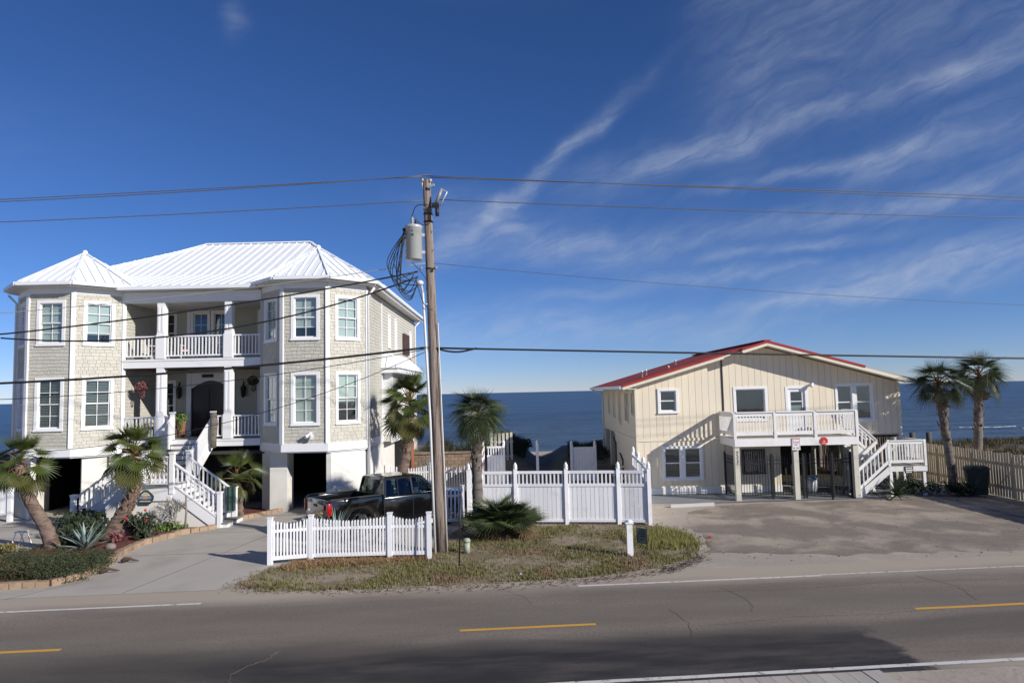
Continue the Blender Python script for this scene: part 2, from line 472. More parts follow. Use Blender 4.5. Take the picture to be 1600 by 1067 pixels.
def railing(parent, p, q, h0, h1, m='white_paint_wood', step=.13, bw=.045, rail=(.09, .06), name='railing', cap=None):
    """from floor point p to floor point q (3D); bottom rail at +h0, top rail at +h1; balusters are sub-parts"""
    p = Vector(p); q = Vector(q); up = Vector((0, 0, 1))
    b = MB(); b.bar(p + up * h1, q + up * h1, *rail); b.bar(p + up * h0, q + up * h0, *rail)
    if cap: b.bar(p + up * (h1 + rail[1] / 2 + cap[1] / 2), q + up * (h1 + rail[1] / 2 + cap[1] / 2), *cap)
    o = b.build(name, m, parent)
    L = Vector((q.x - p.x, q.y - p.y)).length; n = max(2, int(L / step)); a = math.atan2(q.y - p.y, q.x - p.x)
    for i in range(n):
        t = (i + .5) / n; c = p.lerp(q, t)
        B('baluster', o, m, -bw / 2, bw / 2, -bw / 2, bw / 2, h0 + rail[1] / 2 - .01, h1 - rail[1] / 2 + .01, Matrix.Translation(c) @ Matrix.Rotation(a, 4, 'Z'))
    return o

# ================================================================== SETTING: ground, road, sea
def sstep(a, b, x):
    t = max(0.0, min(1.0, (x - a) / (b - a))); return t * t * (3 - 2 * t)


def gz(x, y):
    """terrain height"""
    if y < 37: return 0.0
    side = 1 - (1 - sstep(.4, 1.9, abs(x - 1.9)))            # the path through the dune
    amp = .28 + .95 * side
    if x > 9: amp *= 1 - .62 * sstep(12, 19, x)
    amp += .16 * math.sin(x * .9 + 1.3) * side + .1 * math.sin(x * 2.3)
    up = sstep(37, 44, y) * (1 - sstep(47, 60, y))
    z = amp * up - .6 * sstep(48, 62, y) - 2.2 * sstep(58, 92, y) - 1.5 * sstep(90, 125, y)
    return z + .05 * math.sin(x * 1.7 + y) * up


def axis(a, b, fine0, fine1, fstep, cstep):
    out = []; v = a
    while v < b:
        out.append(v); v += fstep if fine0 <= v < fine1 else cstep
    return out + [b]


gm = bpy.data.materials.new('sandy_ground'); gm.use_nodes = True; MATS['sandy_ground'] = gm
t = NT(gm.node_tree); bs = gm.node_tree.nodes['Principled BSDF']
geo = t.n('ShaderNodeNewGeometry'); pos = geo.outputs['Position']
sx = t.n('ShaderNodeSeparateXYZ'); t.link(pos, sx.inputs[0])
c1 = t.mix(t.ramp(t.noise(pos, .6, 6, .6), .4, .65), (.36, .31, .255, 1), (.43, .37, .30, 1))
c1 = t.mix(t.ramp(t.noise(pos, 7, 5, .6), .52, .72), c1, (.28, .24, .20, 1))
c2 = t.mix(t.ramp(t.noise(pos, 1.1, 5, .6), .45, .6), (.17, .135, .09, 1), (.10, .085, .055, 1))  # dune soil darkened so its colour carries the shade in the gap
c2 = t.mix(t.ramp(sx.outputs[1], 49, 56), c2, (.45, .39, .29, 1))
c = t.mix(t.ramp(sx.outputs[1], 33, 38), c1, c2)
t.link(c, bs.inputs['Base Color']); bs.inputs['Roughness'].default_value = .95
bn = t.n('ShaderNodeBump'); bn.inputs['Strength'].default_value = .5; bn.inputs['Distance'].default_value = .03
t.link(t.noise(pos, 9, 7, .7), bn.inputs['Height']); t.link(bn.outputs[0], bs.inputs['Normal'])

gx = axis(-700, 700, -28, 40, .7, 14); gy = axis(-60, 130, 36, 62, .6, 5)
vs = [(x, y, gz(x, y)) for y in gy for x in gx]; nx = len(gx)
fs = [(j * nx + i, j * nx + i + 1, (j + 1) * nx + i + 1, (j + 1) * nx + i) for j in range(len(gy) - 1) for i in range(nx - 1)]
g = MB().add(vs, fs, 0, True).build('ground', 'sandy_ground'); struct(g)

# sea -----------------------------------------------------------------
sm = bpy.data.materials.new('sea_water'); sm.use_nodes = True; MATS['sea_water'] = sm
t = NT(sm.node_tree); bs = sm.node_tree.nodes['Principled BSDF']
geo = t.n('ShaderNodeNewGeometry'); pos = geo.outputs['Position']
mp = t.n('ShaderNodeMapping'); mp.inputs['Scale'].default_value = (.35, 1, 1); t.link(pos, mp.inputs[0]); pw = mp.outputs[0]
sx = t.n('ShaderNodeSeparateXYZ'); t.link(pos, sx.inputs[0])
near = t.ramp(sx.outputs[1], 320, 90)
patch = t.ramp(t.noise(pw, .012, 5, .6), .38, .62)
wc = t.mix(patch, (.034, .070, .130, 1), (.050, .095, .165, 1))
wc = t.mix(t.m('MULTIPLY', near, .75), wc, (.085, .13, .18, 1))
mpf = t.n('ShaderNodeMapping'); mpf.inputs['Scale'].default_value = (.12, 1, 1); t.link(pos, mpf.inputs[0])
foam = t.m('MULTIPLY', t.ramp(t.noise(mpf.outputs[0], .35, 6, .65), .66, .72), t.ramp(sx.outputs[1], 118, 96))
mps = t.n('ShaderNodeMapping'); mps.inputs['Scale'].default_value = (.1, 1, 1); t.link(pos, mps.inputs[0])
wc = t.mix(t.m('MULTIPLY', t.ramp(t.noise(mps.outputs[0], .25, 5, .6), .45, .65), t.m('MULTIPLY', near, .7)), wc, (.038, .065, .105, 1))
wc = t.mix(foam, wc, (.55, .58, .60, 1))
t.link(wc, bs.inputs['Base Color']); bs.inputs['Roughness'].default_value = .34; bs.inputs['IOR'].default_value = 1.33
bs.inputs['Specular IOR Level'].default_value = .35
h = t.m('ADD', t.noise(pw, .22, 5, .6, .4), t.m('MULTIPLY', t.noise(pw, 1.3, 4, .6), .35))
h = t.m('ADD', h, t.m('MULTIPLY', t.noise(pw, .05, 3, .5), 2.2))
bn = t.n('ShaderNodeBump'); bn.inputs['Strength'].default_value = .9; bn.inputs['Distance'].default_value = .9
t.link(h, bn.inputs['Height']); t.link(bn.outputs[0], bs.inputs['Normal'])
sxs = axis(-60000, 60000, -300, 300, 1.6, 7000); sys_ = axis(80, 60000, 80, 330, .8, 900)
sxs = [-60000, -20000, -6000, -2000, -800] + list(np.arange(-300, 301, 3.0)) + [800, 2000, 6000, 20000, 60000]
sys_ = list(np.arange(80, 240, .8)) + list(np.arange(240, 600, 6)) + [700, 1000, 2000, 5000, 12000, 30000, 58000]
def swell(x, y):
    a = max(0, 1 - (y - 80) / 300)
    return -2.5 + a * (.19 * math.sin(y * .62 + x * .035 + math.sin(x * .05) * 1.6) + .11 * math.sin(y * 1.35 - x * .09 + 1.1 * math.sin(x * .11 + y * .02)) + .03 * math.sin(y * 2.3 + x * .3))
vs = [(x, y, swell(x, y)) for y in sys_ for x in sxs]; nx = len(sxs)
fs = [(j * nx + i, j * nx + i + 1, (j + 1) * nx + i + 1, (j + 1) * nx + i) for j in range(len(sys_) - 1) for i in range(nx - 1)]
struct(MB().add(vs, fs, 0, True).build('sea', 'sea_water'))
# a breaking ripple of foam near the shore on the right
fb = MB()
for (xa, ya, L, w) in ((70, 108, 9, .10), (76, 104, 5, .08)):
    n = 24; ring = []
    for i in range(n + 1):
        x = xa + L * i / n; y = ya + .9 * math.sin(x * .4) + rnd.uniform(-.25, .25); ww = w * math.sin(math.pi * i / n) * rnd.uniform(.5, 1.1) + .03
        ring.append(((x, y - ww, -2.3), (x, y, -2.2), (x, y + ww, -2.3)))
    for i in range(n):
        a, b = ring[i], ring[i + 1]; fb.add([*a, *b], [(0, 3, 4, 1), (1, 4, 5, 2)], 0, True)
mat('foam', (.45, .47, .48), .8, .2, 2)
stuff(fb.build('foam', 'foam'))['label'] = 'thin white line of foam breaking on the blue sea'

# road ----------------------------------------------------------------
RA = 4.17
RT = frame(0, 14.35, 0, RA)
rm = bpy.data.materials.new('road_asphalt'); rm.use_nodes = True; MATS['road_asphalt'] = rm
t = NT(rm.node_tree); bs = rm.node_tree.nodes['Principled BSDF']
tcn = t.n('ShaderNodeTexCoord'); oc = tcn.outputs['Object']
so = t.n('ShaderNodeSeparateXYZ'); t.link(oc, so.inputs[0]); ux, vy = so.outputs[0], so.outputs[1]
mp = t.n('ShaderNodeMapping'); mp.inputs['Scale'].default_value = (.22, 1, 1); t.link(oc, mp.inputs[0]); st = mp.outputs[0]
wob = t.m('MULTIPLY', t.m('SUBTRACT', t.noise(st, .8, 5, .6), .5), 1.5)
vv = t.m('ADD', vy, wob)
base = t.mix(t.ramp(t.noise(st, .9, 6, .6), .35, .7), (.160, .132, .106, 1), (.228, .190, .152, 1))
base = t.mix(t.m('MULTIPLY', t.ramp(t.noise(oc, 16, 4, .75), .42, .68), .8), base, (.12, .10, .081, 1))
# paler sand blown along the edges, darker worn wheel tracks
sand = t.m('ADD', t.ramp(vv, 2.0, 3.3), t.m('MULTIPLY', t.ramp(vv, -2.35, -3.0), t.ramp(ux, 6.2, 8.2)), clamp=True)
base = t.mix(t.m('MULTIPLY', sand, .9), base, (.42, .35, .275, 1))
trk = t.m('SUBTRACT', 1.0, t.ramp(t.m('ABSOLUTE', t.m('SUBTRACT', vv, .75)), .2, .75))
trk2 = t.m('SUBTRACT', 1.0, t.ramp(t.m('ABSOLUTE', t.m('ADD', vv, 1.0)), .2, .9))
base = t.mix(t.m('MULTIPLY', trk2, .6), t.mix(t.m('MULTIPLY', trk, .35), base, (.15, .128, .106, 1)), (.082, .07, .058, 1))
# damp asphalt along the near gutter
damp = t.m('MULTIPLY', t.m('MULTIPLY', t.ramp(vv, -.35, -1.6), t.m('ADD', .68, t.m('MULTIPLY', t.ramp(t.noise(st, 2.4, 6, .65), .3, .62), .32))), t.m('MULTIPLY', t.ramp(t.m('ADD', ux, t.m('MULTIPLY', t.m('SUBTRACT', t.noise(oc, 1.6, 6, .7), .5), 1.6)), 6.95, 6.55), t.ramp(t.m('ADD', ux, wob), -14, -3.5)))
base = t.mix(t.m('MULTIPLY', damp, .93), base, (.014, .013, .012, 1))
t.link(base, bs.inputs['Base Color'])
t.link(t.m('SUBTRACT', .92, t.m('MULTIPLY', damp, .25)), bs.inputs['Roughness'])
bn = t.n('ShaderNodeBump'); bn.inputs['Strength'].default_value = .35; bn.inputs['Distance'].default_value = .01
t.link(t.noise(oc, 60, 4, .7), bn.inputs['Height']); t.link(bn.outputs[0], bs.inputs['Normal'])
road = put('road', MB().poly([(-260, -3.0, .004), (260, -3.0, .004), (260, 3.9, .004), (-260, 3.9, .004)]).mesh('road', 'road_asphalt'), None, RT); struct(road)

pm = bpy.data.materials.new('worn_white'); pm.use_nodes = True; MATS['worn_white'] = pm
pm2 = bpy.data.materials.new('worn_yellow'); pm2.use_nodes = True; MATS['worn_yellow'] = pm2
for m_, col_, lo in ((pm, (.62, .60, .56, 1), .52), (pm2, (.62, .33, .05, 1), .6)):
    t = NT(m_.node_tree); bs = m_.node_tree.nodes['Principled BSDF']; geo = t.n('ShaderNodeNewGeometry')
    t.link(t.mix(t.ramp(t.noise(geo.outputs['Position'], 5, 6, .75), lo, lo + .14), col_, (.20, .18, .155, 1)), bs.inputs['Base Color']); bs.inputs['Roughness'].default_value = .8


def stripe(name, m, u0_, u1_, v, w, z=.008):
    b = MB(); n = max(1, int((u1_ - u0_) / .35)); top = []; bot = []
    for i in range(n + 1):
        u = u0_ + (u1_ - u0_) * i / n; j = rnd.uniform(-.006, .006)
        bot.append((u, v - w / 2 + j, z)); top.append((u, v + w / 2 + rnd.uniform(-.006, .006), z))
    for i in range(n): b.add([bot[i], bot[i + 1], top[i + 1], top[i]], [(0, 1, 2, 3)])
    return put(name, b.mesh(name, m), road, RT)


stripe('edge_line', 'worn_white', -90, -7.3, 2.70, .11)
stripe('edge_line', 'worn_white', 1.7, 7.9, 2.78, .11)
stripe('edge_line', 'worn_white', 7.9, 90, 2.84, .07)
stripe('edge_line', 'worn_white', -40, 60, -2.77, .12)
for (a, b_) in ((-36, -33), (-27, -24), (-18.5, -15.5), (-12, -8.95), (-1.2, 1.6), (8.5, 11.6), (18, 21), (27, 30), (36, 39)):
    stripe('centre_dash', 'worn_yellow', a, b_, .0, .12)
# pale cracks in the asphalt
for pts in (((-5.2, -2.9), (-5.05, -2.2), (-5.15, -1.6), (-4.75, -1.0), (-4.6, -.6)), ((.25, 1.0), (.4, 1.5), (.3, 2.1), (-.2, 2.9)), ((3.9, -.4), (5.6, -.15), (7.5, -.2), (9.5, -.1)), ((4.2, 1.9), (6.5, 1.75), (9, 1.95), (12.5, 1.8)), ((5.1, .3), (5.3, 1.2), (5.0, 2.4)), ((3.2, -1.3), (3.5, -.2), (3.3, .9)), ((10.2, .4), (10.5, 1.4), (10.1, 2.6))):
    b = MB(); fine = []
    for i in range(len(pts) - 1):
        for k in range(7): f_ = k / 7; fine.append((pts[i][0] + (pts[i + 1][0] - pts[i][0]) * f_ + rnd.uniform(-.05, .05), pts[i][1] + (pts[i + 1][1] - pts[i][1]) * f_ + rnd.uniform(-.04, .04)))
    for i in range(len(fine) - 1): b.bar((*fine[i], .007), (*fine[i + 1], .007), rnd.uniform(.004, .010), .002)
    put('crack', b.mesh('crack', 'joint' if pts[0][0] > 3 else 'tread'), road, RT)


def sheet(name, pts, m, z, wob=0.0, sub=.6):
    """flat outline, optionally roughened so that its edge is uneven"""
    out = []
    for i, p in enumerate(pts):
        q = pts[(i + 1) % len(pts)]; L = math.dist(p, q); n = max(1, int(L / sub)) if wob else 1
        for k in range(n):
            a = k / n; out.append((p[0] + (q[0] - p[0]) * a + (rnd.uniform(-wob, wob) if wob else 0), p[1] + (q[1] - p[1]) * a + (rnd.uniform(-wob, wob) if wob else 0), z))
    return MB().poly(out).build(name, m)


DRIVE = [(-34, 15.75), (-7.6, 17.6), (-7.15, 18.4), (-6.95, 19.75), (-6.2, 20.9), (-4.4, 22.0), (-2.7, 23.2), (-2.1, 25.4), (-2.0, 33), (-6.2, 33), (-6.2, 44), (-34, 44)]
drive = struct(sheet('driveway', DRIVE, 'concrete', .010))
for p, q in (((-9.9, 17.5), (-7.9, 29)), ((-30, 20.6), (-7.0, 21.9)), ((-12.6, 17.2), (-11.5, 18.9)), ((-30, 24.6), (-2.6, 25.2)), ((-17, 17), (-17.5, 30)), ((-21.5, 17), (-22, 30))):
    b = MB().bar((*p, .0125), (*q, .0125), .018, .003); b.build('control_joint', 'joint', drive)

LOT = [(5.6, 20.5), (9, 19.75), (22, 20.1), (40, 22), (40, 27.5), (20.5, 29.4), (9, 28.6), (6.9, 27.2), (5.9, 24.5), (6.2, 22.3)]
mat('gravel_lot', (.215, .177, .142), .95, .3, 1.6, .8, 30, speck=.5, col2=(.38, .315, .25), c2s=.5, c2lo=.44, c2hi=.64, detail=8)
struct(sheet('parking_lot', LOT, 'gravel_lot', .006, .16, .35))
pad = struct(sheet('concrete_pad', [(5.75, 29.2), (9.2, 28.95), (20, 29.6), (20, 42), (5.75, 42)], 'pad_grey', .012, .02, .5))

LAWN = [(-7.25, 18.0), (-6.95, 19.5), (-5.9, 20.7), (-2.6, 21.2), (-1.9, 25.0), (4.7, 24.8), (5.35, 23.6), (5.75, 21.6), (5.2, 20.1), (3.9, 18.75), (1.6, 17.95), (-1.2, 17.6), (-4.0, 17.35), (-6.3, 17.45)]
mat('lawn_soil', (.30, .235, .165), .95, .25, 3, .8, 20, speck=.25, col2=(.19, .15, .085), c2s=.9, c2lo=.42, c2hi=.6, detail=8)
struct(sheet('lawn', LAWN, 'lawn_soil', .014, .12, .3))


def inside(poly, x, y):
    c = False; n = len(poly)
    for i in range(n):
        (xa, ya), (xb, yb) = poly[i], poly[i - 1]
        if (ya > y) != (yb > y) and x < (xb - xa) * (y - ya) / (yb - ya) + xa: c = not c
    return c


def blades(name, poly, n, hmin, hmax, w, m, keep=lambda x, y: 1.0, zf=lambda x, y: 0.012, seed=1, lean=.5):
    rg = random.Random(seed); xs_ = [p[0] for p in poly]; ys_ = [p[1] for p in poly]
    v = []; f = []
    while n > 0:
        x = rg.uniform(min(xs_), max(xs_)); y = rg.uniform(min(ys_), max(ys_)); n -= 1
        if not inside(poly, x, y) or rg.random() > keep(x, y): continue
        z = zf(x, y)
        for _ in range(3):
            bx, by = x + rg.uniform(-.04, .04), y + rg.uniform(-.04, .04); a = rg.uniform(0, 6.283); hh = rg.uniform(hmin, hmax)
            l = rg.uniform(0, lean) * hh; d = rg.uniform(0, 6.283); k = len(v)
            v += [(bx + w * math.cos(a), by + w * math.sin(a), z), (bx - w * math.cos(a), by - w * math.sin(a), z), (bx + l * math.cos(d), by + l * math.sin(d), z + hh)]
            f.append((k, k + 1, k + 2))
    o = MB().add(v, f).build(name, m)
    return stuff(o)


def patchy(x, y):
    a = math.sin(x * 1.3 + 2 * math.sin(y * .9)) + math.sin(y * 2.1 + x * .7 + 1) + .8 * math.sin(x * 3.1 - y * 1.7)
    edge = 1.0 if y < 19 + .15 * x or x > 3.8 else .55
    return max(.06, min(1, .55 + .3 * a)) * edge


o = blades('grass', LAWN, 44000, .04, .12, .011, 'grass_blade', patchy, seed=3)
o['label'] = 'dry patchy grass on the sandy verge by the road'
cxl = sum(p[0] for p in LAWN) / len(LAWN); cyl = sum(p[1] for p in LAWN) / len(LAWN)
o = blades('stray_grass', [(cxl + (x - cxl) * 1.06, cyl + (y - cyl) * 1.10) for x, y in LAWN], 9000, .03, .09, .011, 'grass_blade', lambda x, y: .5 if not inside(LAWN, x, y) else .1, seed=33)
o['label'] = 'stray tufts of grass at the sandy edge of the verge'
TALL = [(3.2, 20.6), (5.5, 20.6), (5.7, 22.6), (5.2, 23.8), (3.4, 23.2)]
mat('grass_tall', (.27, .25, .08), .7, .2, 1, island=.3, trans=.25)
o = blades('tall_grass', TALL, 5200, .06, .22, .012, 'grass_tall', lambda x, y: max(0, 1 - ((x - 4.6) / 1.3) ** 2 - ((y - 22.2) / 1.6) ** 2), seed=5)
o['label'] = 'taller yellow green grass at the right end of the verge'
mat('straw', (.30, .185, .10), .85, .2, 2, island=.3, trans=.1)
o = blades('pine_straw', [(-6.6, 19.35), (-2.6, 20.15), (-2.7, 20.6), (-5, 20.75), (-6.5, 20.2)], 2800, .05, .16, .012, 'straw', lambda x, y: .9, seed=6, lean=1.6)
o['label'] = 'dead brown straw under the low white picket fence'
# leaf litter along the verge
rg = random.Random(11); b = MB()
VERGE = [(-7.4, 17.75), (-4, 17.15), (-1.2, 17.3), (1.6, 17.65), (3.9, 18.45), (5.3, 19.8)]
for i in range(1500):
    k = rg.choice((0, 1, 2, 2, 3, 3, 4, 4, 4)); a = rg.random(); p, q = VERGE[k], VERGE[k + 1]
    x = p[0] + (q[0] - p[0]) * a + rg.gauss(0, .1); y = p[1] + (q[1] - p[1]) * a + rg.gauss(0, .16) - .05
    s_ = rg.uniform(.012, .045); an = rg.uniform(0, 6.28); dx, dy = s_ * math.cos(an), s_ * math.sin(an)
    b.add([(x - dx, y - dy, .02), (x + dy * .4, y - dx * .4, .03), (x + dx, y + dy, .022), (x - dy * .4, y + dx * .4, .034)], [(0, 1, 2, 3)])
stuff(b.build('leaf_litter', 'litter'))['label'] = 'scattered dark leaf litter between verge and road'
# stones and twigs on the lot
b = MB()
for i in range(260):
    x = rg.uniform(6, 24); y = rg.uniform(19.2, 28.5); s_ = rg.uniform(.012, .035); b.ball((x, y, .012), s_, 5, 3, 0, (1, rg.uniform(.6, 1), .6))
stuff(b.build('loose_gravel', 'rock'))['label'] = 'loose gravel specks on the parking lot'

# dune grass ------------------------------------------------------------
o = blades('dune_grass', [(18, 41), (60, 41), (60, 57), (18, 57)], 16000, .12, .38, .03, 'dune_grass', lambda x, y: .9 if math.sin(x * .35 + 1) + math.sin(y * .8 + x * .2) > -.5 else .2, gz, 8)
o['label'] = 'brown dune grass behind the wooden fence'
mat('sea_oats', (.035, .04, .02), .8, .3, 2, island=.4, trans=.1)
o = blades('sea_oats', [(-5.5, 40.2), (.6, 41.5), (.9, 46.5), (-5.5, 46)], 3800, .25, .75, .025, 'sea_oats', lambda x, y: .55 + .4 * math.sin(x * 2.2), gz, 9, .9)
o['label'] = 'dark sea oats on the dune left of the sandy gap'
o = blades('beach_weeds', [(3.2, 41), (5.6, 41), (5.6, 46), (3.6, 46)], 1200, .15, .5, .022, 'sea_oats', lambda x, y: .7, gz, 10, .9)
o['label'] = 'dark weeds on the dune beside the beige house'

# ================================================================== LARGE SHINGLED HOUSE (left)
def shingles(parent, T, w, z0, z1, holes, seed=0, course=.148, m='shingle'):
    rg = random.Random(seed); b = MB(); z = z0
    while z < z1 - .02:
        x = 0.0; row_shift = rg.uniform(.05, .2)
        while x < w - .01:
            ww = rg.choice((.14, .19, .24, .24, .29, .33)) if x > 0 else row_shift
            x2 = min(w, x + ww)
            if w - x2 < .06: x2 = w
            za = z - rg.choice((0, 0, .018, .03)); zb = min(z1, z + course + .02)
            segs = [(x + .006, x2 - .005, max(z0, za), zb)]
            for ho in holes:
                new = []
                for (a, c, d, e) in segs:
                    if c <= ho[0] or a >= ho[1] or e <= ho[2] or d >= ho[3]: new.append((a, c, d, e)); continue
                    if a < ho[0] - .01: new.append((a, ho[0], d, e))
                    if c > ho[1] + .01: new.append((ho[1], c, d, e))
                    ma, mc = max(a, ho[0]), min(c, ho[1])
                    if d < ho[2] - .01: new.append((ma, mc, d, ho[2]))
                    if e > ho[3] + .01: new.append((ma, mc, ho[3], e))
                segs = new
            for (a, c, d, e) in segs:
                q = [(a, -.028, d), (c, -.028, d), (c, -.006, e), (a, -.006, e), (a, .0, d), (c, .0, d)]
                b.add([T @ Vector(k) for k in q], [(0, 1, 2, 3), (0, 4, 5, 1), (0, 3, 4), (1, 5, 2)])
            x = x2
        z += course
    return stuff(b.build('shingle_siding', m, parent))


def lap_boards(parent, T, w, z0, z1, holes, m='lap_siding', course=.16):
    b = MB(); z = z0
    while z < z1 - .01:
        e = min(z1, z + course)
        xs_ = [(0, w)]
        for ho in holes:
            if e > ho[2] and z < ho[3]:
                xs_ = [s for (a, c) in xs_ for s in ((a, min(c, ho[0])), (max(a, ho[1]), c)) if s[1] - s[0] > .02]
        for (a, c) in xs_:
            q = [(a, -.026, z), (c, -.026, z), (c, -.006, e), (a, -.006, e), (a, 0, z), (c, 0, z)]
            b.add([T @ Vector(k) for k in q], [(0, 1, 2, 3), (0, 4, 5, 1), (0, 3, 4), (1, 5, 2)])
        z = e
    return stuff(b.build('lap_siding', m, parent))


def roof_plane(parent, pts, m, step=.4, seam=(.035, .045), name='roof_panel', seam_name='standing_seam', th=.05, ms=None):
    pts = [Vector(p) for p in pts]
    e = (pts[1] - pts[0]).normalized()
    n = (pts[1] - pts[0]).cross(pts[2] - pts[0]).normalized()
    if n.z < 0: n = -n
    s = n.cross(e)
    if s.z < 0: s = -s
    b = MB().prism(pts, -n * th)
    o = b.build(name, m, parent)
    co = [((p - pts[0]).dot(e), (p - pts[0]).dot(s)) for p in pts]
    a = min(c[0] for c in co) + step * .5; amax = max(c[0] for c in co)
    while a < amax:
        hits = []
        for i in range(len(co)):
            (a0, b0), (a1, b1) = co[i], co[(i + 1) % len(co)]
            if (a0 - a) * (a1 - a) < 0: hits.append(b0 + (b1 - b0) * (a - a0) / (a1 - a0))
        if len(hits) >= 2 and max(hits) - min(hits) > .15:
            p = pts[0] + e * a + n * (seam[1] / 2)
            BAR(seam_name, o, ms or m, p + s * (min(hits) + .02), p + s * (max(hits) - .02), seam[0], seam[1], n)
        a += step
    return o


HOUSE = thing('beach_house', 'large two storey beige shingled beach house with white metal roof and twin bay towers', 'house', (-13.9, 29.8, 0))
S8 = 1.9; AP = S8 * 1.20711; DG = S8 * .70711
ZB, ZT = 2.57, 9.5
W1, W2 = (3.62, 2.23), (7.16, 1.93)
for cx, cname in ((-8.65, 'r'), (-19.28, 'l')):
    xl, xr = cx - S8 / 2, cx + S8 / 2
    facets = [(frame(xl - DG, 28.4 + DG, 0, -45), 1.2), (frame(xl, 28.4, 0, 0), 1.2), (frame(xr, 28.4, 0, 45), 1.2)]
    for k, (T, ww) in enumerate(facets):
        xc = S8 / 2 + (.03 if k == 1 else 0)
        holes = [(xc - ww / 2 + .03, xc + ww / 2 - .03, z_ + .03, z_ + h_ - .03) for (z_, h_) in (W1, W2)]
        wz = Matrix.Translation((0, 0, ZB)); wall(HOUSE, 'shingle_under', T @ wz, S8, ZT - ZB, [(a, b_, c - ZB, d - ZB) for a, b_, c, d in holes])
        shingles(HOUSE, T, S8, 2.89, 9.36, [(a - .03, b_ + .03, c - .03, d + .03) for a, b_, c, d in holes], seed=k + (10 if cname == 'l' else 0))
        for i, (z_, h_) in enumerate((W1, W2)):
            window(HOUSE, T, xc, z_, ww, h_, .13, 2, 2, 'blind_grey' if (cname == 'l' and i == 0) else 'blind_pale', blind_drop=(0, .0, .42, .0, .25, 0)[(k + 3 * i) % 6] if cname == 'r' else (.12, 0, 0, .3, 0, .22)[(k + 3 * i) % 6])
        B('band_board', HOUSE, 'white_trim', -.012, S8 + .012, -.045, .0, 2.56, 2.90, T)
        B('frieze_board', HOUSE, 'white_trim', 0, S8, -.03, .0, 9.36, 9.6, T)
    # corner boards on the four vertical edges
    for (x, y, a) in ((xl, 28.4, -22.5), (xr, 28.4, 22.5), (xl - DG, 28.4 + DG, -67.5), (xr + DG, 28.4 + DG, 67.5)):
        B('corner_board', HOUSE, 'white_trim', -.085, .085, -.05, .06, 2.88, 9.45, frame(x, y, 0, a))
    # octagonal tower roof, eight triangular panels, soffit and gutter
    cy = 28.4 + AP; ra = AP + .45; rr = ra / math.cos(R(22.5)); apex = Vector((cx - .08, cy, 11.55))
    ring = [Vector((cx + rr * math.cos(R(22.5 + 45 * k)), cy + rr * math.sin(R(22.5 + 45 * k)), 9.8)) for k in range(8)]
    for k in range(8):
        p, q = ring[k], ring[(k + 1) % 8]
        roof_plane(HOUSE, [p, q, apex], 'metal_roof', .36, (.03, .04))
        if k in (3, 4, 5, 6, 7):
            BAR('ridge_cap', HOUSE, 'metal_roof', p + Vector((0, 0, .045)), apex + Vector((0, 0, .045)), .11, .03)
            mid_ = (p + q) / 2; od = Vector((mid_.x - cx, mid_.y - cy, 0)).normalized()
            off = od * .05 + Vector((0, 0, -.07)); BAR('gutter', HOUSE, 'roof_trim', p + off + od * .02, q + off + od * .02, .12, .14)
    MB().prism([(v.x, v.y, 9.60) for v in ring], (0, 0, .06)).build('soffit', 'soffit', HOUSE)
    MB().ball((apex.x, apex.y, apex.z + .03), .12, 8, 5).build('finial', 'metal_roof', HOUSE)

# outer walls that run back from the bays
XL, XR, YB = -19.28 - S8 / 2 - DG, -8.65 + S8 / 2 + DG, 44.3
YS = 28.4 + DG
Tr = frame(XR, YS, 0, 90)
side_w = [(5.15, 5.75, 7.2, 8.95), (7.1, 7.7, 7.2, 8.95), (12.4, 13.1, 7.0, 8.75)]
wall(HOUSE, 'lap_siding', Tr @ Matrix.Translation((0, 0, ZB)), YB - YS, ZT - ZB, [(a + .03, b_ - .03, c - ZB + .03, d - ZB - .03) for a, b_, c, d in side_w])
shingles(HOUSE, Tr, 3.3, 2.89, 9.4, [], 31)
T2 = frame(XR, YS + 3.42, 0, 90)
lap_boards(HOUSE, T2, YB - YS - 3.42, 2.89, 9.4, [(a - 3.42, b_ - 3.42, c, d) for a, b_, c, d in side_w] + [(0.0, 9.0, 2.8, 6.85)])
for (a, b_, c, d) in side_w: window(HOUSE, Tr, (a + b_) / 2, c, b_ - a, d - c, .10, 1, 1, 'blind_pale')
B('corner_board', HOUSE, 'white_trim', 3.3, 3.42, -.05, .0, 2.88, 9.4, Tr)
B('corner_board', HOUSE, 'white_trim', YB - YS - .14, YB - YS, -.05, .0, 0, 9.4, Tr)
B('band_board', HOUSE, 'white_trim', 0, YB - YS, -.04, .0, 2.56, 2.90, Tr)
B('storm_shutter', HOUSE, 'brown_shutter', 9.6, 11.6, -.14, -.03, 7.15, 8.35, Tr)
B('storm_shutter', HOUSE, 'brown_shutter', 9.6, 11.2, -.14, -.03, 6.0, 6.5, Tr)
wall(HOUSE, 'lap_siding', frame(XL, YB, ZB, -90), YB - YS, ZT - ZB)
wall(HOUSE, 'lap_siding', frame(XR, YB, ZB, 180), XR - XL, ZT - ZB)
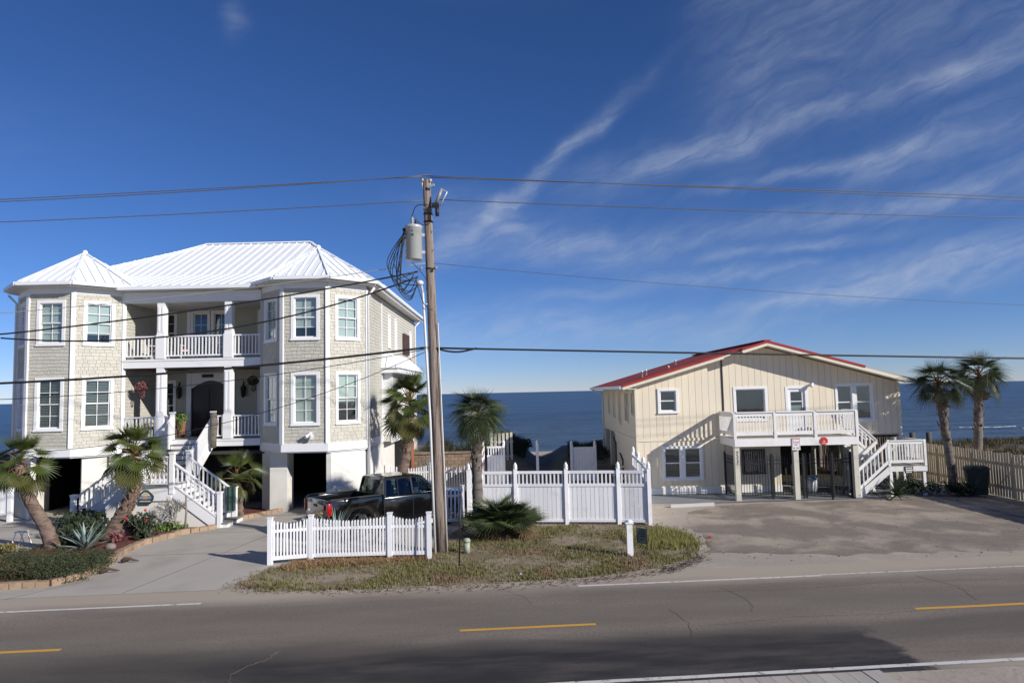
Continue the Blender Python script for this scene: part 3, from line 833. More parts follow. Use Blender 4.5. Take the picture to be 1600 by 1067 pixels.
# low box bay with a small hip roof on the right side
MB().box(XR + .002, XR + .42, 33.3, 41.6, 2.57, 5.9).build('side_bay', 'lap_siding', HOUSE)
B('band_board', HOUSE, 'white_trim', XR + .4, XR + .46, 33.28, 41.62, 2.5, 2.9)
B('pilaster', HOUSE, 'white_trim', XR + .02, XR + .47, 33.27, 33.6, 2.9, 5.9)
B('pilaster', HOUSE, 'white_trim', XR + .4, XR + .47, 36.6, 37.3, 2.9, 5.9)
B('fascia', HOUSE, 'white_trim', XR - .02, XR + .82, 32.9, 42.0, 5.88, 6.12)
sr = [(XR + .9, 32.8, 6.12), (XR + .9, 42.1, 6.12), (XR + .02, 41.2, 6.95), (XR + .02, 33.7, 6.95)]
roof_plane(HOUSE, sr, 'metal_roof', .5)
roof_plane(HOUSE, [(XR + .02, 32.8, 6.12), (XR + .9, 32.8, 6.12), (XR + .02, 33.7, 6.95)], 'metal_roof', .5)

# main hip roof
R1 = (-16.75, 37.2, 13.3); R2 = (-11.0, 37.2, 13.3); E0, E1 = -22.05, -5.85
BL, BR = (-20.35, 32.0, 10.65), (-7.48, 32.0, 10.65)
roof_plane(HOUSE, [BL, BR, R2, R1], 'metal_roof', .42)
roof_plane(HOUSE, [(-17.6, 29.2, 9.72), (-10.2, 29.2, 9.72), BR, BL], 'metal_roof', .42)
roof_plane(HOUSE, [(E1, 29.6, 9.8), (E1, 44.8, 9.8), R2], 'metal_roof', .42)
roof_plane(HOUSE, [(E1, 29.6, 9.8), R2, BR], 'metal_roof', 9)
roof_plane(HOUSE, [(E0, 44.8, 9.8), (E0, 29.6, 9.8), R1], 'metal_roof', .42)
roof_plane(HOUSE, [(E0, 29.6, 9.8), BL, R1], 'metal_roof', 9)
roof_plane(HOUSE, [(E1, 44.8, 9.8), (E0, 44.8, 9.8), R1, R2], 'metal_roof', .42)
BAR('ridge_cap', HOUSE, 'metal_roof', Vector(R1) + Vector((0, 0, .04)), Vector(R2) + Vector((0, 0, .04)), .22, .05)
BAR('ridge_cap', HOUSE, 'metal_roof', Vector(R2) + Vector((0, 0, .04)), Vector((E1, 44.8, 9.84)), .16, .04)
BAR('ridge_cap', HOUSE, 'metal_roof', Vector(R2) + Vector((0, 0, .05)), Vector(BR) + Vector((0, 0, .05)), .16, .04)
BAR('ridge_cap', HOUSE, 'metal_roof', Vector(R1) + Vector((0, 0, .05)), Vector(BL) + Vector((0, 0, .05)), .16, .04)
BAR('gutter', HOUSE, 'roof_trim', (E1 + .06, 30.6, 9.72), (E1 + .06, 44.8, 9.72), .13, .15)
BAR('fascia', HOUSE, 'white_trim', (E1 - .03, 30.6, 9.62), (E1 - .03, 44.8, 9.62), .04, .2)
BAR('gutter', HOUSE, 'roof_trim', (-16.95, 29.14, 9.64), (-10.98, 29.14, 9.64), .13, .15)
B('soffit', HOUSE, 'soffit', XR - .1, E1, 30.4, 44.7, 9.55, 9.60)
B('soffit', HOUSE, 'soffit', -16.9, -11.0, 29.2, 32.5, 9.56, 9.60)
# downspouts
for (x, y, z_) in ((XR + .09, YS - .02, .1), (XR + .1, 44.0, .1), (XL - .06, YS - .1, .1)):
    b = MB().tube([(x, y, z_), (x, y, 9.15), (x + (.3 if x > -15 else -.3), y - .1, 9.5)], .055, 6); b.build('downspout', 'white_trim', HOUSE)

# porch -------------------------------------------------------------
PL, PR, PY, BY = -16.985, -10.945, 29.8, 32.4
for nm, za, zb in (('lower', 2.8, 3.1), ('upper', 6.23, 6.6)):
    B('porch_floor', HOUSE, 'porch_floor', PL, PR, PY - .1, BY, za + .02, zb)
    B('fascia', HOUSE, 'white_trim', PL, PR, PY - .14, PY - .102, za - .02, zb - .03)
    B('fascia_moulding', HOUSE, 'white_trim', PL, PR, PY - .165, PY - .142, zb - .1, zb - .02)
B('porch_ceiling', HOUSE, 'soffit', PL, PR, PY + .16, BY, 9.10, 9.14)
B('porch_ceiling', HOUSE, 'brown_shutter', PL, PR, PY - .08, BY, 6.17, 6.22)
B('beam', HOUSE, 'white_trim', PL, PR, PY - .14, PY + .16, 9.08, 9.54)
for x in (-15.33, -12.38):
    for za, zb in ((3.1, 6.2), (6.6, 9.08)):
        c = B('column', HOUSE, 'white_trim', x - .16, x + .16, PY - .13, PY + .19, za, zb)
        B('column_panel', c, 'white_trim', x - .12, x - .035, PY - .150, PY - .131, za + 1.2, zb - .2)
        B('column_panel', c, 'white_trim', x + .035, x + .12, PY - .150, PY - .131, za + 1.2, zb - .2)
        B('column_base', c, 'white_trim', x - .19, x + .19, PY - .165, PY + .22, za + .002, za + 1.05)
for (a, b_) in ((PL + .05, -15.52), (-15.14, -12.57), (-12.19, PR - .05)): railing(HOUSE, (a, PY, 6.6), (b_, PY, 6.6), .13, .98, 'white_trim', .145)
for (a, b_) in ((PL + .05, -15.52), (-15.14, -14.78), (-12.93, -12.57), (-12.19, PR - .05)): railing(HOUSE, (a, PY, 3.1), (b_, PY, 3.1), .12, .97, 'white_trim', .145)
# porch walls
door_x0, door_x1 = -15.25, -13.35
bw = [(-16.85, -15.95, 3.35, 5.75), (-16.85, -15.95, 6.95, 9.0), (-12.1, -11.3, 3.35, 5.75), (-12.1, -11.3, 6.95, 9.0)]
Tb = frame(PL, BY, 0, 0)
hb = [(a - PL + .03, b_ - PL - .03, c + .03, d - .03) for a, b_, c, d in bw] + [(door_x0 - PL, door_x1 - PL, 3.1, 5.8), (-15.3 - PL, -13.4 - PL, 6.6, 9.0)]
wall(HOUSE, 'porch_wall', Tb @ Matrix.Translation((0, 0, 3.1)), PR - PL, 6.0, [(a, b_, c - 3.1, d - 3.1) for a, b_, c, d in hb])
lap_boards(HOUSE, Tb, PR - PL, 3.1, 9.1, [(a - .03, b_ + .03, c - .03, d + .03) for a, b_, c, d in hb], 'porch_wall', .2)
for (a, b_, c, d) in bw: window(HOUSE, Tb, (a + b_) / 2 - PL, c, b_ - a, d - c, .12, 2, 2, None, gl='glass_dark')
# inner cheeks of the bays
Ti = frame(PL, YS, 0, 90)
wall(HOUSE, 'shingle', Ti @ Matrix.Translation((0, 0, 2.8)), BY - YS + .1, 6.7); shingles(HOUSE, Ti, BY - YS, 3.1, 9.3, [], 55)
Tj = frame(PR, BY, 0, -90)
wall(HOUSE, 'shingle', Tj @ Matrix.Translation((0, 0, 2.8)), BY - YS + .1, 6.7); shingles(HOUSE, Tj, BY - YS, 3.1, 9.3, [], 56)
# french doors upstairs
for xa, xb in ((-15.3, -14.37), (-14.33, -13.4)):
    window(HOUSE, Tb, (xa + xb) / 2 - PL, 6.62, xb - xa, 2.4, .13, 2, 4, None, single=True, gl='glass_dark')
B('door_casing', HOUSE, 'white_trim', -15.46, -15.31, BY - .06, BY, 6.62, 9.06); B('door_casing', HOUSE, 'white_trim', -13.39, -13.24, BY - .06, BY, 6.62, 9.06)
# arched front door downstairs
dr = MB(); arch = [(door_x0 + .02, 3.12)] + [(door_x0 + .02 + (door_x1 - door_x0 - .04) * k / 14, 5.32 + .36 * math.sin(math.pi * k / 14)) for k in range(15)] + [(door_x1 - .02, 3.12)]
dr.prism([(x, BY + .05, z) for x, z in arch], (0, .06, 0))
door = dr.build('front_door', 'door_dark', HOUSE)
for xa in (door_x0 + .12, door_x0 + 1.0):
    B('door_panel', door, 'door_dark', xa, xa + .72, BY + .02, BY + .05, 3.25, 4.15); B('door_panel', door, 'door_dark', xa, xa + .72, BY + .02, BY + .05, 4.3, 5.3)
B('sidelight', door, 'glass', -13.72, -13.62, BY + .015, BY + .02, 4.2, 5.25)
B('door_handle', door, 'bronze', -14.4, -14.36, BY - .04, BY + .02, 4.05, 4.3)
casing = MB(); nn = 14
for k in range(nn):
    x0_, z0_ = arch[1 + k]; x1_, z1_ = arch[2 + k]
    casing.prism([(x0_, BY - .03, z0_), (x1_, BY - .03, z1_), (x1_, BY - .03, 6.05), (x0_, BY - .03, 6.05)], (0, .05, 0))
casing.build('door_surround', 'white_trim', HOUSE)
B('door_casing', HOUSE, 'white_trim', door_x0 - .2, door_x0 + .02, BY - .06, BY + .02, 3.1, 6.05); B('door_casing', HOUSE, 'white_trim', door_x1 - .02, door_x1 + .2, BY - .06, BY + .02, 3.1, 6.05)
B('room_shade_panel', HOUSE, 'shade_black', PL, PR, BY + .3, BY + .35, 2.9, 9.1)  # dark panel painted as the unlit interior behind the porch wall
tag(B('name_board', None, 'sign_black', -14.72, -14.18, BY - .07, BY - .035, 5.83, 5.98), 'small black board above the arched front door', 'sign')


# ground storey --------------------------------------------------------
gf = [('pier', -10.35, -9.62, 29.15, 30.0), ('pier', -17.3, -16.4, 29.4, 30.3)]
for nm, a, b_, c, d in gf: B(nm, HOUSE, 'stucco', a, b_, c, d, 0, 2.56)
def gwall(p, q, z1=2.56, z0=0.0, m='stucco', t=.2):
    a = math.degrees(math.atan2(q[1] - p[1], q[0] - p[0])); return wall(HOUSE, m, frame(*p, z0, a), math.dist(p, q), z1 - z0, (), t)
gwall((-7.62, 28.62), (XR, YS + .1)); gwall((XR, YS + .1), (XR, YB)); gwall((-7.62, 28.62), (-7.62, 29.6)); 
gwall((-10.95, 29.9), (-10.36, 29.32))
gwall((-18.15, 28.9), (-17.0, 29.9)); gwall((-17.0, 29.9), (-14.5, 31.2)); gwall((XL, YS), (-20.05, 28.55)); gwall((XL, YB), (XL, YS))
gwall((-10.98, 32.3), (-10.98, 30.0), m='shade_dim'); gwall((-18.1, 36.5), (-18.15, 29.1), m='shade_black'); gwall((-20.9, 29.6), (-20.9, 31.0), m='stucco'); gwall((-20.9, 31.0), (-20.9, 36.5), m='shade_black')  # inner carport walls coloured near-black to paint in their deep shade
gwall((-22, 36.5), (-5.5, 36.5), m='shade_black'); gwall((-17, 32.3), (-10.9, 32.3), 2.9, m='shade_dim')  # wall colours darkened to paint in shade below the house
B('floor_slab', HOUSE, 'shade_dim', XL, XR, 29.75, 44.25, 2.42, 2.55)
for cx in (-8.65, -19.28):
    MB().prism([(cx - S8 / 2 + .02, 28.44, 2.5), (cx + S8 / 2 - .02, 28.44, 2.5), (cx + S8 / 2 + DG - .02, YS, 2.5), (cx + S8 / 2 + DG - .02, 30.2, 2.5), (cx - S8 / 2 - DG + .02, 30.2, 2.5), (cx - S8 / 2 - DG + .02, YS, 2.5)], (0, 0, .06)).build('bay_soffit', 'white_trim', HOUSE)
lv = B('louvre_vent', HOUSE, 'white_trim', .35, .95, -.05, .0, 1.15, 2.35, Tr)
for k in range(12): B('slat', lv, 'white_trim', .4, .9, -.075, -.045, 1.2 + k * .093, 1.24 + k * .093, Tr)
fl = MB(); fl.ball((-8.4, 28.33, 3.28), .09, 8, 5); fl.tube([(-8.4, 28.33, 3.28), (-8.55, 28.15, 3.16)], [.05, .09], 8); fl.tube([(-8.4, 28.33, 3.28), (-8.26, 28.13, 3.14)], [.05, .09], 8)
fl.build('flood_light', 'white_trim', HOUSE)

# stairs ----------------------------------------------------------------
UXL, UXR = -14.67, -13.03
stair = put('front_stair', MB().box(-14.75, -12.95, 25.95, 27.4, 1.44, 1.55).mesh('front_stair', 'porch_floor'), HOUSE)
n = 8; y0_, y1_ = 29.66, 27.4
for k in range(n - 1):
    z = 3.1 - (k + 1) * (3.1 - 1.55) / n; ya = y0_ - (k + 1) * (y0_ - y1_) / (n - 0); yb = y0_ - k * (y0_ - y1_) / n
    B('tread', stair, 'tread', UXL, UXR, ya - .03, yb, z - .045, z)
    B('riser', stair, 'white_trim', UXL, UXR, ya + .0, ya + .02, z - .2, z - .046)
B('riser', stair, 'white_trim', UXL, UXR, y0_ - .02, y0_, 2.9, 3.06)
for x in (UXL - .06, UXR + .06):
    BAR('stringer', stair, 'white_trim', (x, 29.65, 2.98), (x, 27.4, 1.42), .06, .34)
    railing(HOUSE, (x, 29.55, 3.1), (x, 27.45, 1.62), .12, .95, 'white_trim', .105, .06)
    for (y, z, hh) in ((29.62, 3.1, 1.12), (27.42, 1.55, 1.2)):
        B('newel_post', HOUSE, 'white_trim', x - .075, x + .075, y - .075, y + .075, z, z + hh); B('newel_cap', HOUSE, 'white_trim', x - .1, x + .1, y - .1, y + .1, z + hh, z + hh + .07)
m_ = 8
for (xa, xb) in ((-12.95, -11.1), (-14.75, -16.6)):
    sgn = 1 if xb > xa else -1; run = abs(xb - xa) / m_
    for k in range(m_):
        z = 1.55 - (k + 1) * 1.55 / (m_ + 1); x0_ = xa + sgn * run * k; x1_ = xa + sgn * run * (k + 1)
        B('tread', stair, 'tread', min(x0_, x1_), max(x0_, x1_) + .02, 26.03, 27.32, z - .04, z)
        B('riser', stair, 'white_trim', min(x0_, x0_ + sgn * .02), max(x0_, x0_ + sgn * .02), 26.03, 27.32, z + .002, z + .17)
    B('step', stair, 'white_trim', min(xb, xb + sgn * .3), max(xb, xb + sgn * .3), 25.95, 27.4, 0, .14)
    B('tread', stair, 'tread', min(xb, xb + sgn * .33), max(xb, xb + sgn * .33), 25.92, 27.43, .142, .18)
    for y in (25.98, 27.38):
        MB().prism([(xa, y - .03, 1.62), (xb, y - .03, .28), (xb, y - .03, 0.0), (xb - sgn * .25, y - .03, 0.0), (xa, y - .03, 1.2)], (0, .06, 0)).build('stringer', 'white_trim', stair)
        railing(HOUSE, (xa, y, 1.55), (xb, y, .17), .17, .98, 'white_trim', .16, .05)
        B('newel_post', HOUSE, 'white_trim', xb - .075, xb + .075, y - .077, y + .077, 0, 1.28); B('newel_cap', HOUSE, 'white_trim', xb - .095, xb + .095, y - .097, y + .097, 1.28, 1.34)
for x in (-12.9, -14.8):
    B('newel_post', HOUSE, 'white_trim', x - .08, x + .08, 25.9, 26.06, 1.3, 2.78); B('newel_cap', HOUSE, 'white_trim', x - .1, x + .1, 25.88, 26.08, 2.78, 2.85)
railing(HOUSE, (-14.72, 25.98, 1.55), (-12.98, 25.98, 1.55), .14, 1.12, 'white_trim', .15, .05)
wp = [(-16.45, 0), (-16.4, .12), (-14.8, 1.3), (-12.9, 1.3), (-11.25, .12), (-11.2, 0)]
MB().prism([(x, 26.0, z) for x, z in wp], (0, .04, 0)).build('stair_wall', 'stucco', HOUSE)
B('skirt_board', HOUSE, 'white_trim', -14.8, -12.9, 25.93, 25.99, 1.05, 1.5)

# plaque on the stair wall: octagonal, dark rim, painted bands
pq = thing('plaque', 'small dark green rimmed octagonal name plaque on white stair wall', 'plaque', (-13.85, 25.9, 1.0))
def octo(cx, cz, w, h, y, d, k=.3): return MB().prism([(cx - w, y, cz - h * k), (cx - w * .62, y, cz - h), (cx + w * .62, y, cz - h), (cx + w, y, cz - h * k), (cx + w, y, cz + h * .2), (cx + w * .3, y, cz + h), (cx - w * .3, y, cz + h), (cx - w, y, cz + h * .2)], (0, d, 0))
octo(-13.85, 1.20, .30, .25, 25.895, .03).build('rim', 'sign_green', pq)
octo(-13.85, 1.205, .255, .205, 25.885, .008).build('face', 'stone_dark', pq)
MB().prism([(-14.04, 25.878, 1.25), (-13.66, 25.878, 1.25), (-13.72, 25.878, 1.33), (-13.79, 25.878, 1.385), (-13.91, 25.878, 1.385), (-13.98, 25.878, 1.33)], (0, .006, 0)).build('painted_panel', 'sign_cream', pq)
B('painted_panel', pq, 'sign_blue', -14.07, -13.94, 25.876, 25.884, 1.14, 1.23); B('painted_panel', pq, 'sign_blue', -13.78, -13.63, 25.876, 25.884, 1.14, 1.23); B('painted_panel', pq, 'sign_pink', -13.94, -13.78, 25.874, 25.884, 1.13, 1.24)
for k in range(9): B('lettering', pq, 'sign_cream', -14.06 + k * .047, -14.03 + k * .047, 25.876, 25.884, 1.035, 1.075)

# things on the porch --------------------------------------------------
def leafball(name, m, parent, c, r3, n, s0, s1, seed=0, shell=.35):
    rg = random.Random(seed); b = MB()
    for i in range(n):
        d = Vector((rg.gauss(0, 1), rg.gauss(0, 1), rg.gauss(0, 1))).normalized(); q = rg.uniform(shell, 1.0) ** .5
        p = Vector((c[0] + d.x * r3[0] * q, c[1] + d.y * r3[1] * q, c[2] + d.z * r3[2] * q))
        a = Vector((rg.gauss(0, 1), rg.gauss(0, 1), rg.gauss(0, 1))).normalized(); e = a.orthogonal().normalized(); s_ = rg.uniform(s0, s1)
        b.add([p - a * s_, p + e * s_ * .45, p + a * s_, p - e * s_ * .45], [(0, 1, 2, 3)])
    return b.build(name, m, parent)


pt = thing('planter', 'tall brown planter with trailing green vine beside the front door', 'planter', (-14.98, 30.9, 3.1))
MB().lathe([(.13, 0), (.16, .05), (.23, .72), (.25, .78), (.2, .78)], (-14.98, 30.9, 3.1), 4).build('pot', 'terracotta', pt)
leafball('foliage', 'leaf_bright', pt, (-14.98, 30.85, 3.98), (.33, .3, .22), 260, .03, .07, 3)
leafball('trailing_foliage', 'leaf_bright', pt, (-14.9, 30.65, 3.7), (.14, .08, .3), 90, .03, .06, 4)
for (x, y, z, m, lb) in ((-16.3, 30.0, 5.42, 'leaf_red', 'dark red flowering hanging basket at the left end of the porch'), (-11.75, 30.9, 5.6, 'leaf_dark', 'dark leafy hanging basket at the right end of the porch')):
    hb_ = thing('hanging_basket', lb, 'hanging basket', (x, y, z - .3), group='hanging baskets on the porch')
    leafball('foliage', m, hb_, (x, y, z), (.27, .27, .22), 300, .03, .065, 8); leafball('trailing_foliage', m, hb_, (x + .05, y, z - .3), (.12, .12, .22), 80, .03, .05, 9)
    MB().tube([(x, y, z), (x, y, 6.18)], .008, 5).build('chain', 'black_metal', hb_); MB().lathe([(.05, -.2), (.17, -.08), (.2, .05)], (x, y, z), 10).build('pot', 'brown_shutter', hb_)
for x, lb in ((-15.75, 'black wall lantern left of the arched front door'), (-12.72, 'black wall lantern right of the arched front door')):
    ln = thing('wall_lantern', lb, 'lantern', (x, BY - .15, 4.9), group='porch wall lanterns')
    MB().lathe([(.03, 0), (.09, .06), (.13, .42), (.15, .44), (.05, .58), (.02, .66)], (x, BY - .17, 4.85), 6).build('lamp_body', 'black_metal', ln)
    MB().tube([(x, BY - .04, 5.1), (x, BY - .1, 5.65), (x, BY - .17, 5.5)], .02, 6).build('bracket', 'black_metal', ln); B('back_plate', ln, 'black_metal', x - .06, x + .06, BY - .06, BY - .03, 4.95, 5.3)


def rocker(x, y, z, rz, lb, m, frame_m='black_metal'):
    c = thing('rocking_chair', lb, 'chair', (x, y, z), rz, 'porch chairs')
    T = WM[c]
    MB().box(-.27, .27, -.26, .26, .40, .45, T).build('seat', frame_m, c); MB().box(-.25, .25, -.25, .2, .45, .53, T).build('cushion', m, c)
    for k in range(5): MB().bar(T @ Vector((-.22 + k * .11, .26, .45)), T @ Vector((-.22 + k * .11, .4, 1.08)), .05, .025).build('back_slat', frame_m, c)
    MB().box(-.29, .29, .36, .42, 1.05, 1.13, T).build('top_rail', frame_m, c)
    for sx_ in (-.27, .27):
        MB().box(sx_ - .02, sx_ + .02, -.26, -.22, .06, .66, T).build('leg', frame_m, c); MB().box(sx_ - .02, sx_ + .02, .2, .24, .06, .5, T).build('leg', frame_m, c)
        MB().box(sx_ - .035, sx_ + .035, -.3, .3, .66, .69, T).build('arm', frame_m, c)
        MB().tube([T @ Vector((sx_, -.45 + k * .18, .035 + .012 * (k - 2.5) ** 2)) for k in range(6)], .022, 5).build('rocker', frame_m, c)
rocker(-16.2, 30.9, 3.1, R(-20), 'dark rocking chair with red cushion, lower porch left end', 'fabric_red')
rocker(-15.4, 31.2, 3.1, R(15), 'dark rocking chair with blue cushion next to the planter', 'fabric_blue')
rocker(-16.1, 30.9, 6.6, R(-15), 'pale rocking chair with red cushion, upper balcony left corner', 'fabric_red', 'white_trim')
rocker(-14.8, 31.2, 6.6, R(10), 'pale rocking chair with red cushion, upper balcony middle', 'fabric_red', 'white_trim')
tp = MB().tube([(-12.72, 29.1, 2.75), (-12.75, 29.1, 3.2), (-12.72, 29.1, 3.8), (-12.76, 29.1, 4.25)], [.11, .16, .15, .13], 9, jit=.25)
tag(tp.build('carved_post', 'palm_bark_grey', base=(-12.72, 29.1, 2.75)), 'mottled brown carved post at top of stair railing', 'carving')
cb = MB()
for k in range(8):
    x0_ = -11.42 + k * .05; x1_ = x0_ + .05; ya = 27.24 + .02 * math.sin(k * 1.7); yb = 27.24 + .02 * math.sin((k + 1) * 1.7)
    cb.add([(x0_, ya, .42), (x1_, yb, .42), (x1_, yb, 1.34), (x0_, ya, 1.34), (x0_, 27.45, 1.35), (x1_, 27.45, 1.35), (x1_, 27.5, .75), (x0_, 27.5, .75)], [(0, 1, 2, 3), (3, 2, 5, 4), (4, 5, 6, 7)])
tag(cb.build('towel', 'sign_green', base=(-11.2, 27.3, .4)), 'dark green towel hung over the foot of the stair rail', 'towel')

# ================================================================== BEIGE STILT COTTAGE (right)
COT = thing('beach_cottage', 'beige board sided beach cottage with red gable roof and white upper deck', 'house', (11.6, 31.4, 0))
CL, CR, CY, CB = 5.6, 17.65, 31.4, 42.6
RX, RZ, SL = 11.45, 6.72, .283
def rz_(x): return RZ - SL * abs(x - RX)
FH = 2.5
up_holes = [(6.66, 7.49, 3.74, 4.78), (10.12, 11.55, 3.3, 4.78), (12.5, 13.4, 2.72, 4.78), (14.78, 16.4, 3.2, 4.84)]
lo_holes = [(6.78, 8.5, .72, 2.16)]
# carcass behind the boards
def gable_wall(y, t, holes):
    b = MB(); xs_ = sorted({CL, RX, CR, *[q for h in holes for q in h[:2]]})
    for i in range(len(xs_) - 1):
        a, c = xs_[i], xs_[i + 1]; cuts = sorted([(h[2], h[3]) for h in holes if h[0] <= a + 1e-6 and h[1] >= c - 1e-6]); z = FH
        for (u, v) in cuts: b.box(a, c, y, y + t, z, u); z = v
        b.prism([(a, y, z), (c, y, z), (c, y, rz_(c) - .06), (a, y, rz_(a) - .06)], (0, t, 0))
    return b
gable_wall(CY, .15, up_holes).build('wall', 'cream_groove', COT)
gable_wall(CB, .15, []).build('wall', 'cream_siding', COT)
b = MB()
for (a, c, d, e) in holes_cells(6.5, FH, [(h[0] - CL, h[1] - CL, h[2], h[3]) for h in lo_holes] + [(4.75, 5.75, .9, 1.95)]): b.box(CL + a, CL + c, CY, CY + .15, d, e)
b.build('wall', 'cream_groove', COT)
# siding boards, each its own piece
def boards(x0, x1, step, zlo, ztop, holes, y=CY, t=.022):
    x = x0
    while x < x1 - .02:
        a, c = x + .006, min(x + step, x1) - .006; hs_ = sorted([h for h in holes if h[0] - .02 < c and h[1] + .02 > a], key=lambda h: h[2]); z = zlo
        jit = rnd.uniform(0, .004); yy = y - t - jit
        for h in hs_:
            if h[0] <= a + .02 and h[1] >= c - .02: B('siding_board', COT, 'cream_siding', a, c, yy, y - .001, z, h[2]); z = h[3]
            else:
                B('siding_board', COT, 'cream_siding', a, c, yy, y - .001, z, h[2])
                if h[0] > a: B('siding_board', COT, 'cream_siding', a, h[0], yy, y - .001, h[2], h[3])
                if h[1] < c: B('siding_board', COT, 'cream_siding', h[1], c, yy, y - .001, h[2], h[3])
                z = h[3]
        MB().prism([(a, yy, z), (c, yy, z), (c, yy, ztop(c)), (a, yy, ztop(a))], (0, t + jit - .001, 0)).build('siding_board', 'cream_siding', COT); x += step
boards(CL, 9.55, .305, FH + .06, lambda x: rz_(x) - .1, up_holes)
boards(9.62, CR, .292, FH + .06, lambda x: rz_(x) - .1, up_holes, CY - .03)
boards(CL, 9.55, .305, .34, lambda x: FH - .08, lo_holes)
boards(9.62, 12.1, .292, .34, lambda x: FH - .08, [(10.35, 11.35, .9, 1.95)])
B('band_board', COT, 'cream_trim', CL - .03, 9.55, CY - .055, CY, FH - .07, FH + .055)
B('base_board', COT, 'white_paint_wood', CL - .02, 12.1, CY - .05, CY, .05, .335)
B('corner_board', COT, 'cream_trim', CL - .045, CL + .06, CY - .05, CY, .3, rz_(CL) - .1); B('corner_board', COT, 'cream_trim', CR - .08, CR + .03, CY - .075, CY, 2.2, rz_(CR) - .12)
B('trim_strip', COT, 'bronze', 9.565, 9.59, CY - .06, CY, 2.6, rz_(9.55) - .12)
# side walls
Tl = frame(CL, CB, 0, -90); sw = [(8.2, 9.2, 3.2, 4.75), (4.2, 4.9, 3.3, 4.75), (6.2, 6.9, 3.0, 4.75), (10.1, 10.7, 3.6, 4.75), (2.3, 2.9, 3.4, 4.75)]
wall(COT, 'cream_siding', Tl @ Matrix.Translation((0, 0, FH)), CB - CY, rz_(CL) - .08 - FH, [(a + .03, b_ - .03, c - FH + .03, d - FH - .03) for a, b_, c, d in sw])
for (a, b_, c, d) in sw: window(COT, Tl, (a + b_) / 2, c, b_ - a, d - c, .09, 1, 1, None, gl='glass_dark', trim='cream_trim')
wall(COT, 'cream_siding', frame(CL, CB - 4.5, 0, -90), CB - CY - 4.5, FH)
B('band_board', COT, 'cream_trim', 4.4, CB - CY, -.04, 0, FH - .07, FH + .055, Tl)
wall(COT, 'cream_siding', frame(CR, CY + .15, FH, 90), CB - CY - .15, rz_(CR) - .08 - FH)
for y in (40.2, 42.4): B('stilt', COT, 'cream_post', CL + .0, CL + .3, y - .3, y, 0, FH)
for (y, z) in ((37.6, 1.9), (35.4, 1.2)):
    MB().tube([(CL - .06, y, .0), (CL - .06, y, z), (CL - .06, y + .8, z + .3)], .04, 6).build('conduit', 'black_metal', COT)
for (z, y) in ((.6, 37), (.9, 36), (.5, 35.2)): MB().tube([(CL - .1, y, z), (CL - .5, y - .9, z - .25), (CL - .2, y - 1.6, z + .1)], .05, 6).build('drain_pipe', 'conduit', COT)
# roof: left slope shingles, deeper overhang over the right part of the gable
YF1, YF2 = 30.98, 30.55
def slab(pts, m, th=.1, nm='roof'): return MB().prism(pts, (0, 0, -th)).build(nm, m, COT)
EL, ER = 4.95, 17.95
slab([(EL, YF1, rz_(EL) + .12), (10.35, YF1, rz_(10.35) + .12), (10.35, 43.0, rz_(10.35) + .12), (EL, 43.0, rz_(EL) + .12)], 'red_roof')
slab([(10.35, YF2, rz_(10.35) + .121), (RX, YF2, RZ + .121), (RX, 43.0, RZ + .121), (10.35, 43.0, rz_(10.35) + .121)], 'red_roof')
slab([(RX, YF2, RZ + .12), (15.75, YF2, rz_(15.75) + .12), (15.75, 43.0, rz_(15.75) + .12), (RX, 43.0, RZ + .12)], 'red_roof')
slab([(15.75, YF2 + .02, rz_(15.75) + .09), (ER, YF2 + .02, rz_(ER) + .13), (ER, 43.0, rz_(ER) + .13), (15.75, 43.0, rz_(15.75) + .09)], 'bare_roof')
for xa, xb, yf in ((EL, 10.35, YF1), (10.30, RX, YF2), (RX, ER, YF2)):
    BAR('rake_board', COT, 'cream_trim', (xa, yf - .02, rz_(xa) - .02), (xb, yf - .02, rz_(xb) - .02), .04, .14)
    if xa < 15: BAR('drip_edge', COT, 'red_roof', (xa, yf - .035, rz_(xa) + .09), (min(xb, 15.75), yf - .035, rz_(min(xb, 15.75)) + .09), .05, .10)
for xa, xb, yf in ((EL, 10.35, YF1), (10.35, RX, YF2), (RX, ER, YF2)):
    MB().prism([(xa, yf, rz_(xa) - .0), (xb, yf, rz_(xb) - .0), (xb, CY, rz_(xb) - .0), (xa, CY, rz_(xa) - .0)], (0, 0, -.03)).build('soffit', 'cream_trim', COT)
BAR('ridge_cap', COT, 'red_roof', (RX, YF2, RZ + .15), (RX, 43.0, RZ + .15), .3, .05)
BAR('gutter', COT, 'white_trim', (EL - .06, YF1, rz_(EL) + .03), (EL - .06, 43.0, rz_(EL) + .03), .13, .14)
B('soffit', COT, 'cream_trim', EL, CL, YF1, 43.0, rz_(EL) - .06, rz_(EL) - .02)
MB().tube([(EL - .02, 42.7, rz_(EL) - .05), (CL - .06, 42.6, rz_(EL) - .35), (CL - .06, 42.6, .2)], .05, 6).build('downspout', 'white_trim', COT)
for (x, y, h) in ((6.35, 33.6, .28), (6.75, 34.6, .25), (8.7, 36.5, .22), (7.8, 34.2, .1)):
    MB().lathe([(.05, 0), (.05, h), (.07, h), (.02, h + .07)], (x, y, rz_(x) + .1), 8).build('vent_pipe', 'white_trim', COT)
